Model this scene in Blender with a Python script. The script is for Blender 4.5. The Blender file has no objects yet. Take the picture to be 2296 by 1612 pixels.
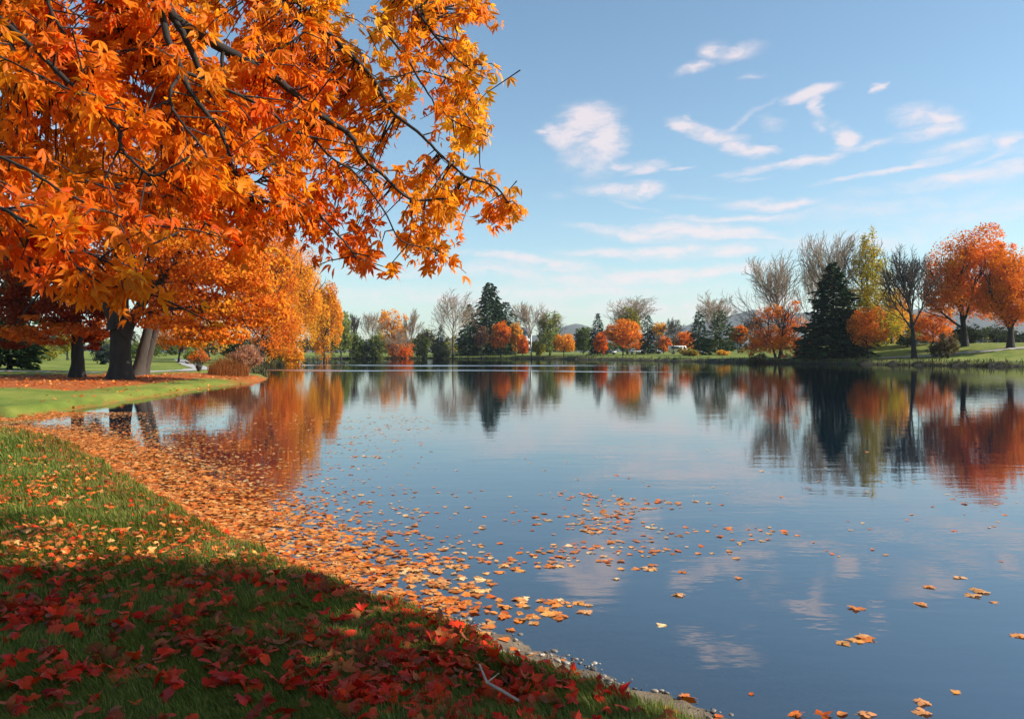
import bpy, math, random
import numpy as np
from math import radians as R, sin, cos, pi
RNG = np.random.default_rng(7)
random.seed(7)
scene = bpy.context.scene
COL = scene.collection

# ------------------------------------------------------------------ camera and pixel helpers
F, CX, HY, W0, H0 = 1786.0, 1148.0, 790.0, 2296.0, 1612.0   # focal, centre, horizon in px of a 2296 wide picture
CZ = 1.8
def at(dx, dy, Y):
    return np.array([(dx-CX)/F*Y, Y, CZ-(dy-HY)/F*Y])
def atg(dx, dy, z=0.0):
    Y = (CZ-z)*F/(dy-HY)
    return np.array([(dx-CX)/F*Y, Y, z])
cam_d = bpy.data.cameras.new('camera'); cam = bpy.data.objects.new('camera', cam_d); COL.objects.link(cam)
cam_d.sensor_fit = 'HORIZONTAL'; cam_d.sensor_width = 36; cam_d.lens = 36*F/W0
cam_d.shift_y = (HY-H0/2)/W0; cam_d.clip_end = 20000; cam_d.clip_start = 0.05
cam.location = (0, 0, CZ); cam.rotation_euler = (pi/2, 0, 0); scene.camera = cam

SUN_AZ, SUN_EL = R(96), R(33)
TOSUN = np.array([sin(SUN_AZ)*cos(SUN_EL), cos(SUN_AZ)*cos(SUN_EL), sin(SUN_EL)])

# ------------------------------------------------------------------ noise
def vnoise(x, y, seed=0):
    x = np.asarray(x, float); y = np.asarray(y, float)
    xi = np.floor(x).astype(np.int64); yi = np.floor(y).astype(np.int64)
    fx = x-xi; fy = y-yi; fx = fx*fx*(3-2*fx); fy = fy*fy*(3-2*fy)
    def h(a, b):
        n = (a*374761393+b*668265263+seed*1274126177) & 0xffffffff
        n = ((n ^ (n >> 13))*1274126177) & 0xffffffff
        return ((n ^ (n >> 16)) & 0xffff)/65535.0
    a, b, c, d = h(xi, yi), h(xi+1, yi), h(xi, yi+1), h(xi+1, yi+1)
    return (a*(1-fx)+b*fx)*(1-fy)+(c*(1-fx)+d*fx)*fy
def fbm(x, y, o=4, seed=0):
    s = 0; a = .5; t = 0
    for i in range(o):
        s = s+a*vnoise(x*2**i, y*2**i, seed+i*17); t += a; a *= .5
    return s/t
def ss(x, a, b):
    t = np.clip((x-a)/(b-a), 0, 1); return t*t*(3-2*t)

# ------------------------------------------------------------------ lake outline, terrain
P = []
P += [(150, -60), (60, -45), (20, -14), (8, -5), (4, -.4), (2.3, 2.3)]
for dx, dy in [(1620, 1612), (1500, 1560), (1300, 1500), (1150, 1440), (1050, 1400), (950, 1372), (800, 1318), (650, 1248), (500, 1172), (350, 1085), (200, 1008), (110, 984), (20, 968)]:
    P.append(tuple(atg(dx, dy)[:2]))
P += [(-16.5, 19.8), (-24, 21.2), (-33, 21.5), (-34, 23), (-24, 23.4)]
for dx, dy in [(20, 938), (110, 928), (200, 914), (350, 889), (480, 869), (530, 862), (585, 857), (600, 850), (588, 839), (580, 829)]:
    P.append(tuple(atg(dx, dy)[:2]))
P += [(-31, 103), (-34, 122), (-45, 160), (-52, 190), (-47, 214), (-38, 224), (-19, 230), (6, 222), (17, 200), (31.5, 160), (47, 128), (56, 112), (64, 100), (80, 82), (105, 60), (140, 30), (170, -20)]
P = np.array(P)
def sdist(x, y):
    """distance to the shore line, positive on land"""
    x = np.asarray(x, float); y = np.asarray(y, float)
    best = np.full(x.shape, 1e9); inside = np.zeros(x.shape, bool)
    n = len(P)
    for i in range(n):
        ax, ay = P[i]; bx, by = P[(i+1) % n]
        ex, ey = bx-ax, by-ay
        t = np.clip(((x-ax)*ex+(y-ay)*ey)/(ex*ex+ey*ey), 0, 1)
        best = np.minimum(best, (x-ax-t*ex)**2+(y-ay-t*ey)**2)
        c = ((ay > y) != (by > y)) & (x < (bx-ax)*(y-ay)/(by-ay+1e-12)+ax)
        inside ^= c
    d = np.sqrt(best)
    d = np.where(inside, -d, d)
    r = np.hypot(x, y)
    amp = .07+.012*np.minimum(r, 60)
    return d+(fbm(x*1.7, y*1.7, 3, 5)-.5)*amp*1.6+(fbm(x*6, y*6, 3, 6)-.5)*.16
def ground(x, y, d=None):
    x = np.asarray(x, float); y = np.asarray(y, float)
    if d is None: d = sdist(x, y)
    r = np.hypot(x, y)
    h = .05*ss(d, 0, .35)+.2*ss(d, .22, .75)+.2*ss(d, .6, 5)
    far = ss(r, 28, 70)
    h = h+ss(r, 60, 90)*.35*ss(d, .0, .8)*(x > 0)+far*(.55*ss(d, 2, 30)+.5*ss(d, 20, 90))
    h = h+2.0*ss(d, 6, 30)*ss(x, 48, 66)*ss(y, 60, 90)*(1-ss(y, 190, 260))      # the rise behind the right-hand trees
    h = h+2.2*ss(d, 24, 60)*ss(-x, 18, 45)*ss(y, 30, 60)*(1-ss(y, 150, 220))    # lawn rising on the left
    h = h+np.where(d > 0, (fbm(x*.9, y*.9, 3, 9)-.5)*.09*ss(d, .5, 2), 0)
    h = np.where(d < 0, -1.3*ss(-d, 0, 5)-.10*ss(-d, 0, .6), h)
    return h
def gz(x, y): return float(ground(np.array([x]), np.array([y]))[0])

# ------------------------------------------------------------------ mesh helpers
def link(o, parent=None):
    COL.objects.link(o)
    if parent: o.parent = parent
    return o
def np_mesh(name, V, faces, mat, parent=None, cols=None, attrs=None, smooth=False):
    """V (n,3); faces list of (k,m) int arrays"""
    me = bpy.data.meshes.new(name)
    V = np.asarray(V, np.float32)
    me.vertices.add(len(V)); me.vertices.foreach_set('co', V.ravel())
    faces = [np.asarray(f, np.int32) for f in faces if len(f)]
    lt = np.concatenate([np.full(len(f), f.shape[1], np.int32) for f in faces])
    li = np.concatenate([f.ravel() for f in faces])
    me.loops.add(len(li)); me.loops.foreach_set('vertex_index', li)
    me.polygons.add(len(lt))
    me.polygons.foreach_set('loop_start', np.concatenate([[0], np.cumsum(lt)[:-1]]).astype(np.int32))
    me.polygons.foreach_set('loop_total', lt)
    if smooth: me.polygons.foreach_set('use_smooth', np.ones(len(lt), bool))
    if cols is not None:
        a = me.color_attributes.new('col', 'FLOAT_COLOR', 'POINT')
        c = np.ones((len(V), 4), np.float32); c[:, :3] = cols
        a.data.foreach_set('color', c.ravel())
    for k, v in (attrs or {}).items():
        a = me.attributes.new(k, 'FLOAT', 'POINT'); a.data.foreach_set('value', np.asarray(v, np.float32))
    me.update(calc_edges=True); me.validate()
    if mat: me.materials.append(mat)
    return link(bpy.data.objects.new(name, me), parent)
def tag(o, label=None, cat=None, group=None, kind=None):
    if label: o['label'] = label
    if cat: o['category'] = cat
    if group: o['group'] = group
    if kind: o['kind'] = kind
    return o
def empty(name, loc):
    o = bpy.data.objects.new(name, None); o.location = loc; o.empty_display_size = .3
    return link(o)

class Tubes:
    def __init__(s): s.V = []; s.Q = []; s.n = 0
    def add(s, pts, rad, k=6, cap=True):
        pts = np.asarray(pts, float); m = len(pts)
        rad = np.broadcast_to(np.asarray(rad, float), (m,))
        T = np.gradient(pts, axis=0); T /= np.linalg.norm(T, axis=1)[:, None]+1e-9
        ref = np.array([0.31, 0.95, 0.05]) if abs(T[0, 2]) > .6 else np.array([0.05, .1, 1.])
        A = np.cross(T, ref); A /= np.linalg.norm(A, axis=1)[:, None]+1e-9
        B = np.cross(T, A)
        th = np.arange(k)/k*2*pi
        ring = pts[:, None]+rad[:, None, None]*(A[:, None]*np.cos(th)[None, :, None]+B[:, None]*np.sin(th)[None, :, None])
        s.V.append(ring.reshape(-1, 3))
        i = np.arange(m-1)[:, None]*k; j = np.arange(k)[None]; j2 = (j+1) % k
        q = np.stack([i+j, i+j2, i+k+j2, i+k+j], -1).reshape(-1, 4)+s.n
        s.Q.append(q); s.n += m*k
    def build(s, name, mat, parent=None):
        if not s.V: return None
        return np_mesh(name, np.concatenate(s.V), [np.concatenate(s.Q)], mat, parent, smooth=True)

def unit(v): return v/(np.linalg.norm(v, axis=-1, keepdims=True)+1e-9)
def frames(n, rng, up=None):
    """random frames: columns x (width), y (length), z (normal). n: (N,3) normals; up: preferred length direction"""
    n = unit(n)
    y = rng.normal(size=n.shape) if up is None else up+rng.normal(size=n.shape)*.45
    y = unit(y-n*(y*n).sum(-1, keepdims=True)); x = np.cross(y, n)
    return np.stack([x, y, n], -1)
def scatter(tv, tf, pos, fr, size, cols, tcol=None):
    """instances of a template baked to arrays"""
    N, K = len(pos), len(tv)
    size = np.broadcast_to(size, (N,))
    V = np.einsum('nij,kj->nki', fr, tv)*size[:, None, None]+pos[:, None]
    C = np.repeat(cols[:, None], K, 1)
    if tcol is not None: C = C*tcol[None, :, None]
    Fa = [(np.arange(N)[:, None, None]*K+f[None]).reshape(-1, f.shape[1]) for f in tf]
    return V.reshape(-1, 3), Fa, C.reshape(-1, 3)
class Leaves:
    def __init__(s): s.V = []; s.F = []; s.C = []; s.n = 0
    def add(s, V, Fa, C):
        s.V.append(V); s.F += [f+s.n for f in Fa]; s.C.append(C); s.n += len(V)
    def build(s, name, mat, parent=None, smooth=False):
        by = {}
        for f in s.F: by.setdefault(f.shape[1], []).append(f)
        return np_mesh(name, np.concatenate(s.V), [np.concatenate(v) for v in by.values()], mat, parent, cols=np.concatenate(s.C), smooth=smooth)

# leaf shapes -------------------------------------------------
def diamond(w=.6, fold=.12):
    v = np.array([[0, -.5, 0], [w/2, 0, fold], [0, .5, 0], [-w/2, 0, fold]]); return v, [np.array([[0, 1, 2], [0, 2, 3]])]
def needle_spray(): 
    v = np.array([[-.06, 0, 0], [.06, 0, 0], [.2, .45, -.03], [0, 1, -.14], [-.2, .45, -.03]]); return v, [np.array([[0, 1, 2], [0, 2, 4], [4, 2, 3]])]
def maple(curl=.25, fold=.12, deep=1.0, seed=0, stem=True):
    r = np.random.default_rng(seed)
    half = np.array([(.05, .02), (.28, -.13), (.26, .05), (.46, .10), (.60, .36), (.44, .36), (.40, .52), (.17+.07*(1-deep), .40), (.24, .62), (.17, .70), (.07, .93)])
    half = half+r.normal(size=half.shape)*.022
    left = half[::-1]*np.array([-1, 1])+r.normal(size=half.shape)*.02
    out = np.vstack([half, [[0, 1.05]], left])
    mid = np.array([(0, 0.02), (0, .28), (0, .5)])
    v2 = np.vstack([mid, out]); n = len(half)
    f = []
    o = 3
    for i in range(n):
        c = 0 if i < 2 else (1 if i < 7 else 2)
        f.append((c, o+i, o+i+1))
    L = o+n
    for i in range(n):
        a, b = L+i, L+i+1
        c = 2 if i < 4 else (1 if i < 9 else 0)
        if b < len(v2): f.append((c, a, b))
    f += [(0, o+2, 1), (1, o+7, 2), (2, L, 2), (0, 1, len(v2)-3), (1, 2, L+4)]
    f = [t for t in f if len(set(t)) == 3]
    x, y = v2[:, 0], v2[:, 1]
    z = fold*np.abs(x)*1.2-curl*((y-.4)**2)*.9-curl*.9*(x*x)*r.uniform(.3, 1.6)+.05*np.sin(5*x+3*y+seed)
    v = np.stack([x, y-.4, z], -1)
    if stem:
        k = len(v)
        v = np.vstack([v, [[.012, -.38, 0], [-.012, -.38, 0], [.012+r.normal()*.06, -.78, -.10], [-.010+r.normal()*.02, -.78, -.10]]])
        f += [(k, k+2, k+1), (k+1, k+2, k+3)]
    return v, [np.array(f)]
def lobed(seed=0, n=3):
    """a drooping leaf with long pointed lobes, as in the overhanging maple"""
    r = np.random.default_rng(seed+50); V = []; Fc = []; k = 0
    for i in range(n):
        a = (i-(n-1)/2)*.62+r.normal()*.08; L = (1-.22*abs(i-(n-1)/2))*r.uniform(.85, 1.1); w = .125*r.uniform(.8, 1.2)
        d = np.array([sin(a), cos(a)]); p = np.array([d[1], -d[0]])
        ring = [d*.02, d*.3*L+p*w*.75, d*.55*L+p*w, d*.78*L+p*w*.5, d*L, d*.78*L-p*w*.5, d*.55*L-p*w, d*.3*L-p*w*.75]
        mid = [d*.3*L, d*.55*L, d*.78*L]
        q = np.array(ring+mid)
        s = np.array([0, .3, .55, .78, 1, .78, .55, .3, .3, .55, .78])
        z = -.30*s*s*L+np.array([0, .05, .06, .03, 0, .03, .06, .05, 0, 0, 0])
        V.append(np.column_stack([q, z]))
        Fc += [(k, k+1, k+8), (k, k+8, k+7), (k+1, k+2, k+9), (k+1, k+9, k+8), (k+2, k+3, k+10), (k+2, k+10, k+9), (k+3, k+4, k+10), (k+4, k+5, k+10), (k+5, k+6, k+9), (k+5, k+9, k+10), (k+6, k+7, k+8), (k+6, k+8, k+9)]
        k += 11
    return np.concatenate(V), [np.array(Fc)]

# ------------------------------------------------------------------ materials
def nt(m): m.use_nodes = True; t = m.node_tree; t.nodes.clear(); return t
def N(t, kind, **kw):
    n = t.nodes.new(kind)
    for k, v in kw.items():
        if k in n.inputs: n.inputs[k].default_value = v
        else: setattr(n, k, v)
    return n
def mat_leaf(name, trans=.45, rough=.55, spec=.25, spots=0.0):
    m = bpy.data.materials.new(name); t = nt(m); L = t.links
    a = N(t, 'ShaderNodeAttribute', attribute_name='col')
    nz = N(t, 'ShaderNodeTexNoise', Scale=9.0, Detail=3.0)
    tc = N(t, 'ShaderNodeTexCoord'); L.new(tc.outputs['Object'], nz.inputs['Vector'])
    hs = N(t, 'ShaderNodeHueSaturation'); mr = N(t, 'ShaderNodeMapRange'); mr.inputs['To Min'].default_value = .72; mr.inputs['To Max'].default_value = 1.28
    L.new(nz.outputs['Fac'], mr.inputs['Value']); L.new(mr.outputs['Result'], hs.inputs['Value']); 
    n2 = N(t, 'ShaderNodeTexNoise', Scale=spots, Detail=2.0); L.new(tc.outputs['Object'], n2.inputs['Vector'])
    m2 = N(t, 'ShaderNodeMapRange'); m2.inputs['From Min'].default_value = .60; m2.inputs['From Max'].default_value = .72; m2.inputs['To Max'].default_value = .75; L.new(n2.outputs['Fac'], m2.inputs['Value'])
    br = N(t, 'ShaderNodeMix', data_type='RGBA'); L.new(m2.outputs['Result'], br.inputs['Factor']); L.new(a.outputs['Color'], br.inputs['A']); br.inputs['B'].default_value = (.10, .035, .012, 1)
    L.new((br.outputs['Result'] if spots else a.outputs['Color']), hs.inputs['Color'])
    p = N(t, 'ShaderNodeBsdfPrincipled', Roughness=rough); p.inputs['Specular IOR Level'].default_value = spec
    L.new(hs.outputs['Color'], p.inputs['Base Color'])
    tr = N(t, 'ShaderNodeBsdfTranslucent'); L.new(hs.outputs['Color'], tr.inputs['Color'])
    mx = N(t, 'ShaderNodeMixShader'); mx.inputs[0].default_value = trans
    L.new(p.outputs[0], mx.inputs[1]); L.new(tr.outputs[0], mx.inputs[2])
    o = N(t, 'ShaderNodeOutputMaterial'); L.new(mx.outputs[0], o.inputs['Surface'])
    return m
def mat_bark(name, c1, c2, scale=6.0, bump=.4):
    m = bpy.data.materials.new(name); t = nt(m); L = t.links
    tc = N(t, 'ShaderNodeTexCoord'); mp = N(t, 'ShaderNodeMapping'); mp.inputs['Scale'].default_value = (1, 1, .18)
    L.new(tc.outputs['Object'], mp.inputs['Vector'])
    nz = N(t, 'ShaderNodeTexNoise', Scale=scale, Detail=6.0, Roughness=.7); L.new(mp.outputs[0], nz.inputs['Vector'])
    cr = N(t, 'ShaderNodeValToRGB'); cr.color_ramp.elements[0].color = (*c1, 1); cr.color_ramp.elements[1].color = (*c2, 1)
    cr.color_ramp.elements[0].position = .35; cr.color_ramp.elements[1].position = .68
    L.new(nz.outputs['Fac'], cr.inputs[0])
    b = N(t, 'ShaderNodeBump', Strength=bump, Distance=.03); L.new(nz.outputs['Fac'], b.inputs['Height'])
    p = N(t, 'ShaderNodeBsdfPrincipled', Roughness=.9); L.new(cr.outputs[0], p.inputs['Base Color']); L.new(b.outputs[0], p.inputs['Normal'])
    o = N(t, 'ShaderNodeOutputMaterial'); L.new(p.outputs[0], o.inputs['Surface'])
    return m
def mat_plain(name, c, rough=.6, metal=0, nscale=8.0, var=.15):
    m = bpy.data.materials.new(name); t = nt(m); L = t.links
    tc = N(t, 'ShaderNodeTexCoord'); nz = N(t, 'ShaderNodeTexNoise', Scale=nscale, Detail=4.0); L.new(tc.outputs['Object'], nz.inputs['Vector'])
    mr = N(t, 'ShaderNodeMapRange'); mr.inputs['To Min'].default_value = 1-var; mr.inputs['To Max'].default_value = 1+var; L.new(nz.outputs['Fac'], mr.inputs['Value'])
    hs = N(t, 'ShaderNodeHueSaturation', Color=(*c, 1)); L.new(mr.outputs['Result'], hs.inputs['Value'])
    p = N(t, 'ShaderNodeBsdfPrincipled', Roughness=rough, Metallic=metal); L.new(hs.outputs[0], p.inputs['Base Color'])
    o = N(t, 'ShaderNodeOutputMaterial'); L.new(p.outputs[0], o.inputs['Surface'])
    return m
M_LEAF = mat_leaf('autumn_leaves', .6, .5, .2)
M_FARLEAF = mat_leaf('crown_leaves', .5, .6, .1)
M_NEEDLE = mat_leaf('needles', .12, .7, .15)
M_FALLEN = mat_leaf('fallen_leaves', .25, .5, .15, 7.0)
M_GRASS = mat_leaf('grass_blades', .35, .6, .2)
M_BARK = mat_bark('dark_bark', (.008, .006, .005), (.032, .024, .019))
M_GREYBARK = mat_bark('grey_bark', (.022, .017, .013), (.07, .052, .038))
M_TWIG = mat_bark('pale_twigs', (.24, .17, .11), (.42, .31, .21), 2.0, .1)
M_DARKTWIG = mat_bark('dark_twigs', (.035, .026, .02), (.09, .065, .05), 2.0, .1)

def mat_ground():
    m = bpy.data.materials.new('bank_ground'); t = nt(m); L = t.links
    tc = N(t, 'ShaderNodeTexCoord')
    def noise(s, d=5.0, r=.6):
        n = N(t, 'ShaderNodeTexNoise', Scale=s, Detail=d, Roughness=r); L.new(tc.outputs['Object'], n.inputs['Vector']); return n
    def ramp(src, stops):
        c = N(t, 'ShaderNodeValToRGB'); e = c.color_ramp.elements
        while len(e) < len(stops): e.new(.5)
        for i, (p, q) in enumerate(stops): e[i].position = p; e[i].color = (*q, 1)
        L.new(src, c.inputs[0]); return c
    def mix(f, a, b):
        x = N(t, 'ShaderNodeMix', data_type='RGBA'); L.new(f, x.inputs['Factor']); L.new(a, x.inputs['A']); L.new(b, x.inputs['B']); return x.outputs['Result']
    n1 = noise(.35, 6); n2 = noise(38.0, 5, .75); n3 = noise(5.0, 5, .7); n4 = noise(150.0, 3, .7)
    g = ramp(n1.outputs['Fac'], [(.25, (.075, .12, .018)), (.45, (.14, .185, .028)), (.58, (.20, .225, .04)), (.75, (.29, .25, .07))])
    gd = ramp(n2.outputs['Fac'], [(.3, (.45, .5, .4)), (.7, (1.25, 1.2, 1.0))])
    gm = N(t, 'ShaderNodeMix', data_type='RGBA', blend_type='MULTIPLY'); gm.inputs['Factor'].default_value = 1
    L.new(g.outputs[0], gm.inputs['A']); L.new(gd.outputs[0], gm.inputs['B'])
    sand = ramp(n4.outputs['Fac'], [(.25, (.05, .038, .026)), (.5, (.17, .13, .09)), (.75, (.34, .28, .21))])
    sand2 = ramp(n3.outputs['Fac'], [(.35, (.45, .42, .4)), (.6, (1.1, 1.05, 1.))])
    sm = N(t, 'ShaderNodeMix', data_type='RGBA', blend_type='MULTIPLY'); sm.inputs['Factor'].default_value = 1
    L.new(sand.outputs[0], sm.inputs['A']); L.new(sand2.outputs[0], sm.inputs['B'])
    lit = ramp(n2.outputs['Fac'], [(.3, (.10, .025, .008)), (.5, (.30, .075, .015)), (.7, (.50, .16, .03))])
    sh = N(t, 'ShaderNodeAttribute', attribute_name='shore')
    ad = N(t, 'ShaderNodeMath', operation='MULTIPLY_ADD'); L.new(n3.outputs['Fac'], ad.inputs[0]); ad.inputs[1].default_value = -.5; L.new(sh.outputs['Fac'], ad.inputs[2])
    mr = N(t, 'ShaderNodeMapRange'); mr.inputs['From Min'].default_value = .1; mr.inputs['From Max'].default_value = .35; L.new(ad.outputs[0], mr.inputs['Value'])
    c = mix(mr.outputs['Result'], sm.outputs['Result'], gm.outputs['Result'])
    mu = N(t, 'ShaderNodeAttribute', attribute_name='mud_shade'); mud_shade = N(t, 'ShaderNodeRGB'); mud_shade.outputs[0].default_value = (.032, .026, .016, 1)  # dark mud edge; its colour also stands for the far bank's shade band
    c = mix(mu.outputs['Fac'], c, mud_shade.outputs[0])
    la = N(t, 'ShaderNodeAttribute', attribute_name='litter')
    lm = N(t, 'ShaderNodeMath', operation='MULTIPLY_ADD'); L.new(n3.outputs['Fac'], lm.inputs[0]); lm.inputs[1].default_value = 1.2; lm.inputs[2].default_value = -.6
    la2 = N(t, 'ShaderNodeMath', operation='ADD', use_clamp=True); L.new(lm.outputs[0], la2.inputs[0])
    la3 = N(t, 'ShaderNodeMath', operation='MULTIPLY_ADD'); L.new(la.outputs['Fac'], la3.inputs[0]); la3.inputs[1].default_value = 2.0; la3.inputs[2].default_value = -.6
    L.new(la3.outputs[0], la2.inputs[1])
    c = mix(la2.outputs[0], c, lit.outputs[0])
    p = N(t, 'ShaderNodeBsdfPrincipled', Roughness=.85); p.inputs['Specular IOR Level'].default_value = .2
    L.new(c, p.inputs['Base Color'])
    b = N(t, 'ShaderNodeBump', Strength=.6, Distance=.02); L.new(n2.outputs['Fac'], b.inputs['Height']); L.new(b.outputs[0], p.inputs['Normal'])
    o = N(t, 'ShaderNodeOutputMaterial'); L.new(p.outputs[0], o.inputs['Surface'])
    return m
def mat_water():
    m = bpy.data.materials.new('lake_water'); t = nt(m); L = t.links
    tc = N(t, 'ShaderNodeTexCoord')
    def noise(sc, s, d=2.0, dist=0.0):
        mp = N(t, 'ShaderNodeMapping'); mp.inputs['Scale'].default_value = sc; mp.inputs['Rotation'].default_value = (0, 0, R(-14)); L.new(tc.outputs['Object'], mp.inputs['Vector'])
        n = N(t, 'ShaderNodeTexNoise', Scale=s, Detail=d, Distortion=dist); L.new(mp.outputs[0], n.inputs['Vector']); return n.outputs['Fac']
    def math(op, a, b=None, c=None, clamp=False):
        n = N(t, 'ShaderNodeMath', operation=op, use_clamp=clamp)
        for i, v in enumerate((a, b, c)):
            if v is None: continue
            if isinstance(v, (int, float)): n.inputs[i].default_value = v
            else: L.new(v, n.inputs[i])
        return n.outputs[0]
    w1 = noise((.55, 1.5, 1), .9, 3.0, .4); w2 = noise((.8, 2.0, 1), 3.2, 2.0, .3); w3 = noise((1, 1.6, 1), 11.0, 1.0)
    hgt = math('ADD', math('MULTIPLY', w1, .05), math('MULTIPLY', w2, .0125)); hgt = math('ADD', hgt, math('MULTIPLY', w3, .0036))
    # calm and ruffled lanes of water, in the lake's own coordinates
    lane = noise((.012, .09, 1), 1.0, 2.0, .5)
    lane = math('MULTIPLY', math('SUBTRACT', lane, .60), 7.0, clamp=True)
    sx = N(t, 'ShaderNodeSeparateXYZ'); L.new(tc.outputs['Object'], sx.inputs[0])
    stren = math('ADD', math('MULTIPLY', lane, .20), .07)
    ly = math('MULTIPLY_ADD', sx.outputs[0], .10, sx.outputs[1]); ly = math('MULTIPLY_ADD', noise((.05, .05, 1), 1.0, 3.0), 16.0, ly)
    band = None
    for c0, wd in ((85.0, 3.2), (116.0, 7.0)):
        q = math('DIVIDE', math('SUBTRACT', ly, c0), wd); q = math('SUBTRACT', 1.0, math('MULTIPLY', q, q), clamp=True); band = q if band is None else math('MAXIMUM', band, q)
    xm = math('MULTIPLY', math('SUBTRACT', 24.0, sx.outputs[0]), .05, clamp=True); xm = math('MULTIPLY', xm, math('MULTIPLY', math('SUBTRACT', noise((.07, .16, 1), 1.0, 3.0), .34), 5.0, clamp=True))
    stren = math('ADD', stren, math('MULTIPLY', math('MULTIPLY', band, xm), .9))
    b = N(t, 'ShaderNodeBump', Distance=1.0); L.new(hgt, b.inputs['Height']); L.new(stren, b.inputs['Strength'])
    dep = N(t, 'ShaderNodeAttribute', attribute_name='depth')
    mr = N(t, 'ShaderNodeMapRange', interpolation_type='SMOOTHSTEP'); mr.inputs['From Max'].default_value = 1.5; L.new(dep.outputs['Fac'], mr.inputs['Value'])
    df = N(t, 'ShaderNodeBsdfDiffuse', Color=(.003, .014, .030, 1))
    tr = N(t, 'ShaderNodeBsdfTransparent', Color=(.72, .76, .72, 1))
    mb = N(t, 'ShaderNodeMixShader'); L.new(mr.outputs['Result'], mb.inputs[0]); L.new(tr.outputs[0], mb.inputs[1]); L.new(df.outputs[0], mb.inputs[2])
    gl = N(t, 'ShaderNodeBsdfGlossy', Roughness=.012); L.new(b.outputs[0], gl.inputs['Normal']); L.new(math('MULTIPLY_ADD', math('MULTIPLY', band, xm), .30, .012), gl.inputs['Roughness'])
    fr = N(t, 'ShaderNodeFresnel', IOR=2.6); L.new(b.outputs[0], fr.inputs['Normal'])
    mx = N(t, 'ShaderNodeMixShader'); L.new(math('SUBTRACT', 1.0, math('POWER', math('SUBTRACT', 1.0, fr.outputs[0], None, True), 1.55)), mx.inputs[0]); L.new(mb.outputs[0], mx.inputs[1]); L.new(gl.outputs[0], mx.inputs[2])
    o = N(t, 'ShaderNodeOutputMaterial'); L.new(mx.outputs[0], o.inputs['Surface'])
    return m

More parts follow.
